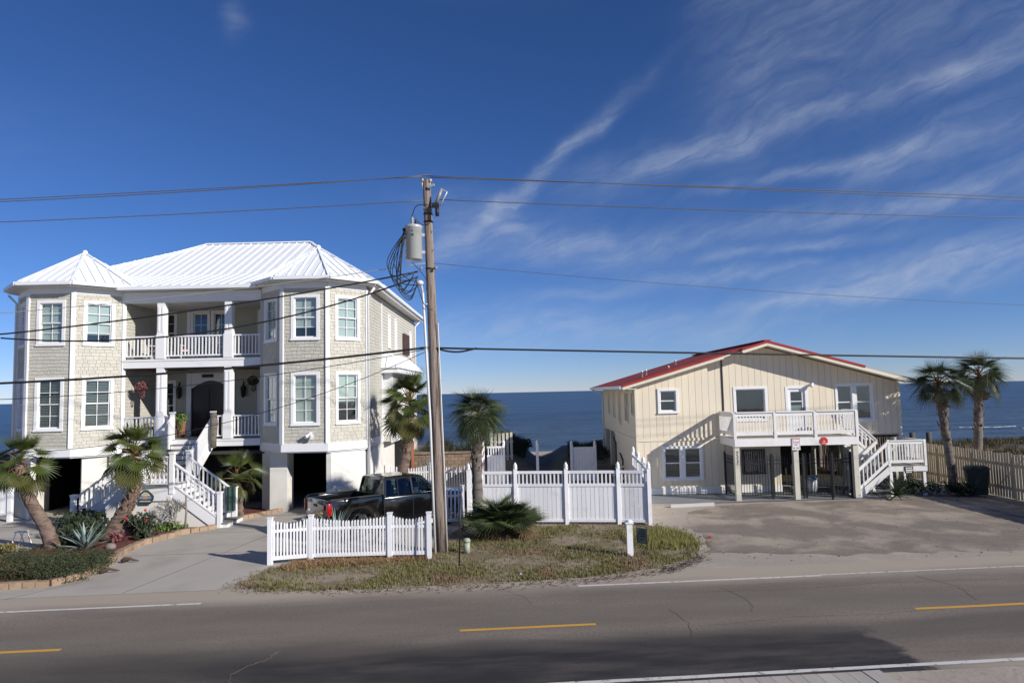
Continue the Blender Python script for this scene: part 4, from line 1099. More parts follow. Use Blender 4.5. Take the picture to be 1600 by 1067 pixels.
# windows and door of the front
F0 = frame(0, CY - .03, 0, 0)
for (a, b_, c, d), cols, rows, single in ((up_holes[0], 1, 1, False), (up_holes[1], 1, 1, True)):
    window(COT, F0 if a > 9 else frame(0, CY - .024, 0), (a + b_) / 2, c - .06, b_ - a + .12, d - c + .1, .11, cols, rows, None, single=single, gl='glass_dark')
for h, bl in ((up_holes[3], None), (lo_holes[0], 'blind_grey')):
    mid = (h[0] + h[1]) / 2
    for xa, xb in ((h[0] - .06, mid + .0), (mid + .001, h[1] + .06)):
        window(COT, F0 if h[0] > 9 else frame(0, CY - .024, 0), (xa + xb) / 2, h[2] - .06, xb - xa, h[3] - h[2] + .1, .10, 1, 1, bl, gl='glass_dark')
dx0, dx1, dz0, dz1 = up_holes[2]
b = MB(); b.box(dx0 - .06, dx0 + .06, CY - .07, CY + .08, dz0, dz1); b.box(dx1 - .06, dx1 + .06, CY - .07, CY + .08, dz0, dz1); b.box(dx0 + .06, dx1 - .06, CY - .07, CY + .08, dz1 - .1, dz1 + .03); b.build('door_casing', 'white_trim', COT)
dd = MB()
for q in holes_cells(dx1 - dx0 - .12, dz1 - dz0 - .1, [(.13, .65, .95, 1.82)]): dd.box(dx0 + .06 + q[0], dx0 + .06 + q[1], CY - .01, CY + .04, dz0 + q[2], dz0 + q[3])
door = dd.build('deck_door', 'white_trim', COT)
B('pane', door, 'glass_dark', dx0 + .19, dx0 + .71, CY + .01, CY + .016, dz0 + .95, dz0 + 1.82); B('rail', door, 'white_trim', dx0 + .19, dx0 + .71, CY - .005, CY + .03, dz0 + 1.36, dz0 + 1.4)
B('screen_panel', door, 'sign_white', dx0 + .19, dx0 + .71, CY + .02, CY + .024, dz0 + .95, dz0 + 1.2); B('door_handle', door, 'bronze', dx1 - .16, dx1 - .12, CY - .06, CY - .01, dz0 + .95, dz0 + 1.1)
B('room_shade_panel', COT, 'shade_black', dx0, dx1, CY + .2, CY + .22, dz0, dz1)  # dark panel painted as the unlit interior behind the door
pl_ = MB(); pl_.tube([(13.72, CY - .05, 4.9), (13.62, CY - .2, 4.87)], .05, 8); pl_.lathe([(.04, 0), (.09, .08), (.1, .15)], (13.58, CY - .22, 4.72), 10); pl_.build('porch_light', 'white_trim', COT)

# under the house: back wall, carport, barred window
gw = wall(COT, 'cream_siding', frame(12.1, CY + .15, 0, 90), 5.0, FH)
wall(COT, 'shade_dim', frame(12.1, 36.5, 0, 0), 3.6, FH)  # back wall coloured dark to paint in the shade under the cottage
B('floor_soffit', COT, 'shade_dim', CL + .2, CR, CY + .16, CB, FH - .12, FH - .01)
for (x, y) in ((15.9, 33.2), (17.4, 31.7), (17.4, 36.8), (15.9, 36.8), (17.4, 42.0), (13.6, 42.0)): B('stilt', COT, 'cream_post', x - .12, x + .12, y - .12, y + .12, 0, FH - .1)
x = 12.3
while x < CR: B('lattice_board', COT, 'aged_wood', x, x + .17, 39.5, 39.53, 0, FH - .1); x += .2
x = 31.9
while x < 39.4: B('lattice_board', COT, 'aged_wood', CR - .06, CR - .03, x, x + .15, .1, FH - .1); x += .21
bwn = window(COT, frame(0, CY - .03, 0), 10.85, .86, 1.06, 1.12, .08, 2, 1, None, gl='glass_dark', trim='bronze')
for k in range(9): B('window_bar', bwn, 'conduit', 10.45 + k * .1, 10.462 + k * .1, CY - .12, CY - .1, .92, 1.92)

# deck -------------------------------------------------------------------
DKL, DKR, DY = 9.4, 14.6, 29.3
deck = put('deck', MB().box(DKL, DKR, DY, CY - .06, 2.54, 2.60).mesh('deck', 'plank'), COT)
for k in range(15): B('deck_board', deck, 'plank', DKL - .03, DKR + .03, DY - .02 + k * .139, DY + .112 + k * .139, 2.60, 2.635)
B('fascia', COT, 'white_paint_wood', DKL - .04, DKR + .04, DY - .06, DY - .001, 2.28, 2.60); B('fascia', COT, 'white_paint_wood', DKL - .04, DKL, DY, CY - .06, 2.28, 2.60); B('fascia', COT, 'white_paint_wood', DKR, DKR + .04, DY, CY - .06, 2.28, 2.60)
for k in range(7): B('joist', deck, 'cream_post', DKL + .3 + k * .75, DKL + .35 + k * .75, DY, CY - .08, 2.3, 2.53)
for i, x in enumerate((9.46, 11.96, 14.5)):
    p_ = B('deck_post', COT, 'cream_post', x - .105, x + .105, DY + .0, DY + .21, 0, 2.28)
    if i == 0:
        mk = MB()
        for k in range(9): mk.box(x - .035 + .02 * (k % 2), x + .02 + .015 * ((k * 7) % 3), DY - .006, DY - .001, 1.55 + k * .062, 1.59 + k * .062)
        mk.build('house_number', 'sign_ink', p_)
deck_posts = (DKL, 11.12, 12.83, DKR)
for x in deck_posts: B('rail_post', COT, 'white_paint_wood', x - .06, x + .06, DY - .055, DY + .05, 2.60, 3.70)
for a, b_ in zip(deck_posts[:-1], deck_posts[1:]): railing(COT, (a + .06, DY, 2.62), (b_ - .06, DY, 2.62), .2, 1.0, step=.128, bw=.045, rail=(.05, .15), cap=(.16, .045))
B('rail_post', COT, 'white_paint_wood', DKL - .05, DKL + .05, CY - .16, CY - .06, 2.6, 3.7)
railing(COT, (DKL, DY + .06, 2.62), (DKL, CY - .16, 2.62), .2, 1.0, step=.128, bw=.045, rail=(.05, .15), cap=(.16, .045))
railing(COT, (DKR, DY + .06, 2.62), (DKR, 30.45, 2.62), .2, 1.0, step=.128, bw=.045, rail=(.05, .15), cap=(.16, .045))

# switchback stair on the right of the deck
LX0, LX1, LY0, LY1, LZ = 16.05, 17.6, 29.6, 31.2, 1.28
st = put('deck_stair', MB().box(LX0, LX1, LY0, LY1, LZ - .05, LZ).mesh('deck_stair', 'plank'), COT)
B('fascia', st, 'white_paint_wood', LX0 - .03, LX1 + .04, LY0 - .05, LY0 - .002, LZ - .22, LZ - .02); B('fascia', st, 'white_paint_wood', LX1, LX1 + .04, LY0, LY1, LZ - .22, LZ - .02)
for (x, y) in ((LX0 + .06, LY0 + .06), (LX1 - .06, LY0 + .06), (LX1 - .06, LY1 - .06), (LX0 + .06, LY1 - .06)): B('landing_post', st, 'white_paint_wood', x - .06, x + .06, y - .06, y + .06, 0, LZ - .05)
for (x, y) in ((LX0, LY0), (LX1, LY0), (LX1, LY1)): B('rail_post', st, 'white_paint_wood', x - .05, x + .05, y - .045, y + .055, LZ, LZ + 1.12)
railing(COT, (LX0 + .05, LY0, LZ), (LX1 - .05, LY0, LZ), .2, 1.0, step=.115, bw=.04, rail=(.05, .12), cap=(.14, .04))
railing(COT, (LX1, LY0 + .05, LZ), (LX1, LY1 - .05, LZ), .2, 1.0, step=.13, bw=.04, rail=(.05, .12), cap=(.14, .04))
n = 7
for k in range(n - 1):
    z = 2.6 - (k + 1) * (2.6 - LZ) / n; x = DKR + .05 + k * (LX0 - DKR - .05) / (n - 1)
    B('tread', st, 'plank', x, x + .27, 30.5, 31.25, z - .04, z)
n = 7
for k in range(n - 1):
    z = LZ - (k + 1) * LZ / n; x = LX0 - (k + 1) * 1.45 / (n - 1)
    B('tread', st, 'tread', x, x + .28, 29.62, 30.42, z - .04, z)
for y in (29.58, 30.44):
    BAR('stringer', st, 'white_paint_wood', (LX0 + .02, y, LZ - .12), (LX0 - 1.5, y, -.02), .05, .26)
    railing(COT, (LX0 - .04, y, LZ), (LX0 - 1.4, y, .12), .2, .98, step=.16, bw=.04, rail=(.05, .12), cap=(.12, .04))
for y in (30.5, 31.25):
    BAR('stringer', st, 'white_paint_wood', (DKR + .02, y, 2.5), (LX0 + .02, y, LZ - .1), .05, .26)
    railing(COT, (DKR + .05, y, 2.62), (LX0 - .05, y, LZ + .05), .2, .95, step=.16, bw=.04, rail=(.05, .12), cap=(.12, .04))
sd = thing('wall_sign', 'small black sign with white lettering on the stair landing edge', 'sign', (16.85, 29.54, 1.0))
B('plate', sd, 'sign_black', 16.66, 17.02, 29.52, 29.545, .98, 1.27)
for (z, xs_) in ((1.17, (0, .075, .15, .225)), (1.08, (0, .06, .12, .18, .24)), (1.0, (.02, .1, .19))):
    for x in xs_: B('lettering', sd, 'sign_white', 16.69 + x, 16.745 + x, 29.512, 29.519, z, z + .06)

# signs on the deck edge
s1 = thing('parking_sign', 'white notice with red border hung on the deck edge above middle post', 'sign', (11.95, DY - .08, 2.0))
B('plate', s1, 'sign_white', 11.77, 12.12, DY - .09, DY - .07, 2.10, 2.60)
b = MB(); y_ = DY - .093
for q in ((11.78, 12.11, 2.58, 2.595), (11.78, 11.79, 2.2, 2.595), (12.10, 12.11, 2.2, 2.595), (11.79, 11.88, 2.56, 2.58), (11.79, 11.87, 2.48, 2.50), (11.9, 12.09, 2.54, 2.56)): b.box(q[0], q[1], y_, y_ + .002, q[2], q[3])
b.build('red_print', 'sign_red', s1)
b = MB()
for (z, a, c) in ((2.40, 11.82, 11.86), (2.40, 11.88, 11.93), (2.405, 11.95, 12.07), (2.31, 11.87, 12.0), (2.17, 11.80, 11.89), (2.17, 11.95, 12.08)): b.box(a, c, y_, y_ + .002, z, z + .03)
b.build('lettering', 'sign_ink', s1)
s2 = thing('stop_shaped_sign', 'small red octagonal sign with pale mark on the deck edge', 'sign', (13.1, DY - .08, 2.2))
MB().prism([(13.14 + .17 * math.cos(R(22.5 + 45 * k)), DY - .09, 2.45 + .17 * math.sin(R(22.5 + 45 * k))) for k in range(8)], (0, .02, 0)).build('plate', 'sign_red', s2)
B('lettering', s2, 'sign_cream', 13.10, 13.18, DY - .096, DY - .091, 2.42, 2.46); B('lettering', s2, 'sign_white', 13.04, 13.24, DY - .096, DY - .091, 2.345, 2.365)

# ================================================================== FENCES
def cap_mesh(m):
    key = 'cap_' + m
    if key not in UNIT: UNIT[key] = MB().lathe([(.08, 0), (.085, .03), (.05, .04), (.075, .09), (.06, .15), (.01, .24)], (0, 0, 0), 8).mesh(key, m)
    return UNIT[key]


def vinyl_run(th, pts, hts, m='white_vinyl', board=.155, zb=.10, first=True):
    """privacy fence: posts with pointed caps, rails, boards below and spindles above; every piece is a part"""
    for i, (x, y) in enumerate(pts):
        h = hts[i] if i < len(hts) else hts[-1]
        if i or first:
            p = B('post', th, m, x - .065, x + .065, y - .065, y + .065, 0, h); put('post_cap', cap_mesh(m), p, Matrix.Translation((x, y, h)))
        if i == len(pts) - 1: break
        q = pts[i + 1]; a = math.atan2(q[1] - y, q[0] - x); L = math.dist((x, y), q) - .13; T = Matrix.Translation((x, y, 0)) @ Matrix.Rotation(a, 4, 'Z') @ Matrix.Translation((.065, 0, 0))
        ht = min(h, hts[i + 1] if i + 1 < len(hts) else h) - .02
        for (u, v) in ((ht - .16, ht - .06), (ht - .62, ht - .52), (zb, zb + .1)): B('rail', th, m, 0, L, -.035, .035, u, v, T)
        n = max(2, round(L / board)); w = L / n
        for k in range(n): B('board', th, m, k * w + .006, (k + 1) * w - .006, -.012, .012, zb + .1, ht - .62, T)
        n = max(2, round(L / .145)); w = L / n
        for k in range(n): B('spindle', th, m, (k + .5) * w - .028, (k + .5) * w + .028, -.016, .016, ht - .52, ht - .16, T)


def picket_run(th, pts, h=1.3, rails=(.18, .95), step=.09, w=.05, dip=.10, m='white_vinyl', post=.065, ph=None, tip=True):
    key = 'picket_' + m
    if key not in UNIT:
        UNIT[key] = MB().prism([(-.5, -.5, 0), (.5, -.5, 0), (.5, -.5, .96), (0, -.5, 1), (-.5, -.5, .96)], (0, 1, 0)).mesh(key, m)
    for i, (x, y) in enumerate(pts):
        p = B('post', th, m, x - post, x + post, y - post, y + post, 0, (ph or h + .06)); B('post_cap', p, m, x - post - .015, x + post + .015, y - post - .015, y + post + .015, (ph or h + .06), (ph or h + .06) + .03)
        if i == len(pts) - 1: break
        q = pts[i + 1]; a = math.atan2(q[1] - y, q[0] - x); L = math.dist((x, y), q) - 2 * post
        T = Matrix.Translation((x, y, 0)) @ Matrix.Rotation(a, 4, 'Z') @ Matrix.Translation((post, 0, 0))
        B('rail', th, m, 0, L, -.02, .02, rails[0] - .05, rails[0] + .06, T); B('rail', th, m, 0, L, -.02, .02, rails[1] - .04, rails[1] + .04, T)
        n = max(2, round(L / step)); s = L / n
        for k in range(n):
            u = (k + .5) / n; hh = h - dip * math.sin(math.pi * u) ** 1.0 + rnd.uniform(-.006, .006)
            put('picket', UNIT[key], th, T @ Matrix.Translation(((k + .5) * s, 0, rails[0] - .02)) @ Matrix.Rotation(rnd.uniform(-.014, .014), 4, 'Y') @ Matrix.Diagonal((w, .05, hh - rails[0] + .02, 1)))


th = thing('picket_fence', 'low white scalloped picket fence at the roadside in front of the black pickup', 'fence', (-4.8, 20.35, 0))
picket_run(th, [(-7.12, 20.1), (-6.02, 20.38), (-3.72, 20.45), (-2.56, 20.4)], 1.27)
th = thing('picket_fence', 'short white picket panel between utility pole and tall vinyl fence', 'fence', (-2.2, 25.4, 0))
picket_run(th, [(-3.6, 25.15), (-1.95, 25.42)], 1.36, (.2, 1.08), .135, .065, .03)
th = thing('picket_fence', 'white scalloped picket fence running behind the pickup beside the large house', 'fence', (-4.0, 33.5, 0))
picket_run(th, [(-6.1, 33.5), (-4.05, 33.5), (-1.95, 33.5)], 1.42, (.25, 1.05), .12, .06, .16)
th = thing('vinyl_fence', 'tall white vinyl privacy fence facing the road with spindle top', 'fence', (1.5, 25, 0))
vinyl_run(th, [(-1.72, 25.5), (.01, 25.35), (1.85, 25.1), (3.70, 24.85), (4.75, 24.6)], [2.0])
th = thing('vinyl_fence', 'white vinyl fence side run stepping back from the palm towards the sea', 'fence', (-1.6, 31, 0))
vinyl_run(th, [(-1.72, 25.5), (-1.68, 27.4), (-1.64, 29.3), (-1.62, 31.6), (-1.62, 33.9), (-1.63, 36)], [2.0, 2.05, 2.1, 2.1, 2.15, 2.15], first=False)
th = thing('vinyl_fence', 'white vinyl fence side run beside the beige cottage corner', 'fence', (5, 27.5, 0))
vinyl_run(th, [(4.75, 24.6), (4.95, 26.6), (5.12, 28.6), (5.28, 30.7)], [2.0, 2.0, 2.0, 2.05], first=False)
th = thing('vinyl_fence', 'single white vinyl panel at the seaward end left of the gap', 'fence', (-1.1, 36, 0))
vinyl_run(th, [(-1.5, 36.05), (-.56, 36.0)], [2.1], first=False)
th = thing('gate_post', 'lone white fence post standing in the sandy gap', 'post', (1.19, 36, 0))
p = B('post', th, 'white_vinyl', 1.12, 1.26, 35.93, 36.07, 0, 2.08); put('post_cap', cap_mesh('white_vinyl'), p, Matrix.Translation((1.19, 36, 2.08)))
th = thing('garden_gate', 'white board gate in shade beside the beige cottage', 'gate', (3.6, 36, 0))
for x in (2.98, 4.2):
    p = B('post', th, 'white_vinyl', x - .07, x + .07, 35.93, 36.07, 0, 2.0); put('post_cap', cap_mesh('white_vinyl'), p, Matrix.Translation((x, 36, 2.0)))
for k in range(7): B('board', th, 'white_vinyl', 3.07 + k * .151, 3.213 + k * .151, 35.98, 36.02, .15, 1.88)
for z in (.2, 1.0, 1.8): B('rail', th, 'white_vinyl', 3.06, 4.12, 36.02, 36.05, z - .05, z + .05)
th = thing('picket_fence', 'cream weathered dune pickets behind the white fence', 'fence', (-.7, 41, 0))
for k in range(6):
    x = -1.35 + k * .235; z = gz(x, 41) - .1; put('picket', ucube('cream_post'), th, Matrix.Translation((x, 41, z + .85)) @ Matrix.Diagonal((.15, .03, 1.75, 1)))
B('rail', th, 'cream_post', -1.45, -.05, 41.02, 41.06, 1.0, 1.08); B('rail', th, 'cream_post', -1.45, -.05, 41.02, 41.06, 1.85, 1.93)
th = thing('vinyl_fence', 'low white vinyl fence at the far left beside the carport', 'fence', (-22.5, 28.3, 0))
for (a, b_) in ((-24.8, -22.85), (-22.7, -20.75)):
    B('rail', th, 'white_vinyl', a, b_, 28.26, 28.34, .28, .38); B('rail', th, 'white_vinyl', a, b_, 28.26, 28.34, 1.38, 1.48)
    n = 13; w = (b_ - a) / n
    for k in range(n): B('board', th, 'white_vinyl', a + k * w + .006, a + (k + 1) * w - .006, 28.285, 28.315, .38, 1.38)
for x in (-24.87, -22.77, -20.66): p = B('post', th, 'white_vinyl', x - .08, x + .08, 28.22, 28.38, 0, 1.55); B('post_cap', p, 'white_vinyl', x - .1, x + .1, 28.2, 28.4, 1.55, 1.6)
sg = thing('round_sign', 'tiny round sign with red ring on the far left white fence', 'sign', (-21.5, 28.24, .8))
for (r_, m, y) in ((.15, 'sign_red', 28.250), (.115, 'sign_white', 28.244)): MB().prism([(-21.45 + r_ * math.cos(R(30 * k)), y, .98 + r_ * math.sin(R(30 * k))) for k in range(12)], (0, .008, 0)).build('disc', m, sg)
BAR('bar', sg, 'sign_red', (-21.54, 28.24, 1.06), (-21.36, 28.24, .9), .006, .03); B('pictogram', sg, 'sign_ink', -21.5, -21.4, 28.241, 28.243, .93, 1.02)
# weathered wooden fence on the right boundary
th = thing('wooden_fence', 'weathered cream wooden picket fence along the right boundary', 'fence', (20.3, 27, 0))
FX = 20.3
y = 18.0
while y < 35.5:
    hh = 1.8 + rnd.uniform(-.03, .03)
    put('picket', ucube('fence_wood'), th, Matrix.Translation((FX - .03, y, hh / 2 + .03)) @ Matrix.Rotation(rnd.uniform(-.012, .012), 4, 'X') @ Matrix.Diagonal((.024, .135, hh, 1)))
    y += .165
for z in (.45, 1.4): B('rail', th, 'fence_wood', FX + .0, FX + .06, 17.9, 35.6, z - .05, z + .05)
for k in range(8): B('post', th, 'fence_wood', FX + .06, FX + .17, 18.2 + k * 2.45, 18.31 + k * 2.45, 0, 1.75)
th = thing('wooden_fence', 'wooden picket return closing the yard behind the landing', 'fence', (19.5, 35.6, 0))
x = 18.4
while x < 20.3:
    B('picket', th, 'fence_wood', x, x + .135, 35.6, 35.624, .03, 1.85 + rnd.uniform(-.03, .03)); x += .165
B('rail', th, 'fence_wood', 18.3, 20.35, 35.63, 35.68, .4, .5); B('rail', th, 'fence_wood', 18.3, 20.35, 35.63, 35.68, 1.4, 1.5)
# iron fence under the deck
th = thing('iron_fence', 'black iron bar fence and gate under the cottage deck', 'fence', (12, 29.5, 0))
def iron(p, q, gate=False):
    T = Matrix.Translation((*p, 0)) @ Matrix.Rotation(math.atan2(q[1] - p[1], q[0] - p[0]), 4, 'Z'); L = math.dist(p, q); n = max(2, int(L / .115))
    for z in (.22, .3, 1.5, 1.66): B('rail', th, 'black_metal', 0, L, -.014, .014, z - .014, z + .014, T)
    for k in range(n): x = (k + .5) * L / n; B('bar', th, 'black_metal', x - .009, x + .009, -.009, .009, .14, 1.84, T)
    for x in (0, L): B('post', th, 'black_metal', x - .035, x + .035, -.035, .035, 0, 1.92, T)
iron((9.5, 31.2), (9.5, 29.72)); iron((9.62, 29.6), (11.0, 29.6)); iron((11.04, 29.6), (12.35, 29.6)); iron((12.45, 29.58), (13.35, 29.15)); iron((13.6, 29.6), (14.4, 29.6))

# low block wall behind, each block a piece
th = thing('retaining_wall', 'brown block retaining wall behind the picket fence', 'wall', (-4, 38, 0))
for r_ in range(8):
    x = -6.3 + (.2 if r_ % 2 else 0)
    while x < -1.9: B('block', th, 'retaining_block', x + .008, x + .392, 37.9 + rnd.uniform(0, .03), 38.2, r_ * .19 + .006, r_ * .19 + .184); x += .4
for k in range(12): B('cap_block', th, 'retaining_block', -6.3 + k * .38 + .006, -5.92 + k * .38 - .006, 37.86, 38.22, 1.52, 1.62)

# ================================================================== UTILITY POLE AND WIRES
def px_(z): return -2.29 - .0267 * z
POLE = thing('utility_pole', 'weathered grey brown wooden utility pole with transformer standing by the picket fence', 'utility pole', (-2.29, 21.26, 0))
MB().tube([(px_(z), 21.26, z) for z in (0, 1.5, 3, 5, 7, 9, 10.5, 11.58)], [.205, .195, .185, .17, .155, .14, .13, .122], 14, jit=.02).build('shaft', 'aged_wood', POLE)
tf = MB().lathe([(.24, 0), (.27, .02), (.27, 1.0), (.285, 1.01), (.285, 1.06), (.24, 1.1), (.05, 1.13)], (-3.02, 21.15, 9.0), 20).build('transformer', 'galvanised', POLE)
MB().lathe([(.05, 0), (.06, .06), (.04, .08), (.06, .13), (.04, .15), (.05, .2), (.02, .28)], (-3.05, 21.12, 10.1), 8).build('bushing', 'ceramic', tf)
MB().lathe([(.03, 0), (.05, .05), (.03, .15), (.01, .2)], (-2.93, 21.1, 10.1), 8).build('bushing', 'black_plastic', tf)
for z in (9.25, 9.8): MB().bar((-2.78, 21.2, z), (-2.55, 21.24, z), .08, .09).build('bracket', 'galvanised', tf)
MB().ball((-3.3, 21.05, 9.95), .06, 8, 5).build('terminal', 'black_plastic', tf); MB().ball((-3.24, 20.95, 9.8), .05, 8, 5).build('terminal', 'black_plastic', tf)
b = MB(); b.box(-3.06, -2.98, 20.872, 20.88, 9.72, 9.78); b.box(-3.04, -3.0, 20.872, 20.88, 9.86, 9.9); b.build('number_mark', 'sign_ink', tf)
for (x, z) in ((px_(11.6) - .13, 11.55), (px_(11.6) + .12, 11.52)):
    MB().tube([(x, 21.2, z - .25), (x, 21.2, z)], .02, 6).build('pin', 'galvanised', POLE); MB().lathe([(.03, 0), (.075, .03), (.05, .06), (.07, .09), (.03, .14)], (x, 21.2, z - .04), 10).build('insulator', 'ceramic', POLE)
MB().bar((px_(11.4) + .05, 21.1, 11.3), (px_(11.4) + .26, 21.05, 11.36), .06, .08).build('bracket', 'galvanised', POLE)
co = MB().tube([(-2.28, 21.0, 10.75), (-2.1, 21.0, 11.2)], .05, 8).build('fuse_cutout', 'ceramic', POLE)
MB().tube([(-2.12, 21.0, 11.22), (-1.93, 20.98, 11.1), (-2.16, 20.98, 10.65)], .022, 6).build('fuse_tube', 'galvanised', co)
MB().box(-2.42, -2.2, 20.95, 21.2, 10.66, 10.76).build('bracket', 'black_plastic', co); MB().tube([(-2.25, 21.0, 10.35), (-2.25, 21.0, 10.62)], .06, 8).build('arrester', 'black_plastic', co)
# riser conduit with weather head
MB().tube([(-2.46, 21.02, 0), (-2.56, 21.03, 4), (-2.74, 21.06, 8.0), (-2.78, 21.06, 8.2)], .038, 8).build('riser_conduit', 'conduit', POLE)
MB().ball((-2.82, 21.0, 8.25), .10, 10, 6, 0, (1.2, 1, .85)).build('weather_head', 'conduit', POLE)
MB().tube([(-2.1, 21.1, .0), (-2.14, 21.1, 2.0), (px_(7) + .19, 21.12, 7)], .018, 5).build('ground_wire', 'conduit', POLE)
for (z, x) in ((8.72, -.26), (8.72, .2), (6.24, -.2)): MB().lathe([(.03, -.04), (.06, -.02), (.03, 0), (.06, .02), (.03, .04)], (px_(z) + x, 21.05, z), 8).build('spool_insulator', 'ceramic', POLE)
for z, x in ((9.9, .17), (9.3, .17), (7.6, -.2), (5.2, .2), (3.2, -.2)): MB().bar((px_(z), 21.2, z), (px_(z) + x * 1.3, 21.1, z + .02), .02, .02).build('step_bolt', 'galvanised', POLE)
for z in (10.2, 10.45, 8.7): MB().lathe([(.152, 0), (.152, .05)], (px_(z), 21.26, z), 12).build('strap', 'black_metal', POLE)
# drooping leads
def lead(pts, r_=.016, m='cable'):
    out = []; P_ = [Vector(p) for p in pts]; P_ = [P_[0]] + P_ + [P_[-1]]
    for i in range(1, len(P_) - 2):
        for k in range(6):
            t_ = k / 6; a, b_, c, d = P_[i - 1:i + 3]
            out.append(.5 * ((2 * b_) + (-a + c) * t_ + (2 * a - 5 * b_ + 4 * c - d) * t_ ** 2 + (-a + 3 * b_ - 3 * c + d) * t_ ** 3))
    out.append(P_[-1]); return MB().tube(out, r_, 5, caps=False).build('lead_cable', m, POLE)
rg = random.Random(5)
for k in range(8):
    j = lambda s=.09: rg.uniform(-s, s)
    lead([(-3.3 + j(.04), 21.03, 9.95 - .04 * k), (-3.42 + j(), 20.95 + j(), 9.3 + j()), (-3.5 + j(.14), 20.9 + j(), 8.6 + j(.2)), (-3.3 + j(.15), 20.9 + j(), 8.15 + j(.25)), (-2.95 + j(.1), 20.95, (8.5 if k % 2 else 8.25) + j(.1))], .014)
for k in range(3): lead([(-3.25, 21.0, 9.9), (-3.72 - .05 * k, 20.9, 8.7 + .1 * k), (-3.4, 20.85, 7.95 + .1 * k), (-3.1, 20.9, 7.72 + .05 * k), (-2.9, 20.95, 8.2)], .015)
lead([(-2.55, 21.1, 10.75), (-2.9, 21.05, 10.7), (-3.05, 21.1, 10.4), (-3.05, 21.12, 10.35)], .014); lead([(-2.93, 21.1, 10.25), (-2.7, 21.1, 10.1), (-2.5, 21.1, 10.15)], .012)
lead([(-3.05, 20.95, 8.9), (-2.65, 20.95, 8.4), (-2.62, 20.98, 8.0)], .012); lead([(-2.95, 20.95, 8.4), (-2.7, 20.95, 7.6), (-2.45, 21.05, 7.4)], .014)


def wire(name, label, x0, x1, c, r_, m, off=0.0, ext=0.0):
    """catenary along the road through the pole"""
    xs_ = np.linspace(x0, x1 + ext, 36); pts = []
    for x in xs_:
        xx = x; lim = x1
        z = c[0] * xx * xx + c[1] * xx + c[2]
        if (x1 < x0 and x < x1) or (x1 > x0 and x > x1):      # run on straight outside the span that was surveyed
            z = c[0] * x1 * x1 + c[1] * x1 + c[2] + (x - x1) * (2 * c[0] * x1 + c[1]) * .5
        pts.append((x, 21.2 + off + .073 * (x + 2.4), z))
    o = MB().tube(pts, r_, 6).build(name, m, base=pts[0]); tag(o, label, 'wire', 'overhead lines'); return o


wire('power_line', 'upper primary wire of the pair at pole top running to the left', px_(11.6) - .13, -15.4, (.00032, .0626, 11.847), .013, 'bare_cable', 0, -14)
wire('power_line', 'lower primary wire of the pair at pole top running to the left', px_(11.6) + .12, -15.4, (.00126, .0870, 11.902), .013, 'bare_cable', -.1, -14)
wire('power_line', 'lower primary wire of the pair at pole top running to the right', px_(11.6) - .13, 17.4, (-.00002, -.0420, 11.555), .013, 'bare_cable', -.1, 14)
wire('power_line', 'upper primary wire of the pair at pole top running to the right', px_(11.6) + .12, 17.4, (-.00002, -.0330, 11.561), .013, 'bare_cable', 0, 14)
wire('power_line', 'neutral wire below the pole top running to the left', -2.6, -15.4, (.00091, .0665, 11.075), .013, 'bare_cable', 0, -14)
wire('power_line', 'neutral wire below the pole top running to the right', -2.3, 17.4, (.00064, -.0436, 10.831), .013, 'bare_cable', 0, 14)
wire('power_line', 'pale thin wire leaving the pole at transformer height to the right', -2.4, 17.1, (.00150, -.1034, 8.642), .007, 'bare_cable', 0, 14)
wire('telephone_cable', 'thick black telephone cable from the pole to the left', -2.46, -15.25, (.00327, .1252, 6.560), .035, 'cable', 0, -12)
wire('telephone_cable', 'thick black telephone cable from the pole to the right', -2.46, 17, (.00012, -.0375, 6.14), .03, 'cable', 0, 14)
wire('service_cable', 'upper black service cable crossing in front of the balcony', -2.9, -15.3, (.00414, .2182, 9.234), .024, 'cable', 0, -10)
wire('service_cable', 'lower sagging service cable crossing in front of the bay window', -2.9, -15.3, (.01937, .4917, 9.757), .024, 'cable', .1, 0)
wire('service_cable', 'thin pale wire above the balcony running to the left', -2.6, -15.3, (.00299, .1647, 9.321), .011, 'pale_cable', 0, -10)
wire('service_cable', 'thin black wire crossing the lower porch', -2.46, -15.2, (.00648, .2172, 6.740), .011, 'cable', .05, -4)
wire('service_cable', 'thin black wire dropping steeply across the front stair', -2.46, -13.66, (.01787, .5425, 7.460), .010, 'cable', .08, -3)
wl_ = [(-2.46, 21.15, 6.24), (-2.0, 21.15, 6.12), (-1.6, 21.2, 6.1), (-1.1, 21.25, 6.2)]
lead(wl_, .03)

# ================================================================== PALMS
FANS = {}


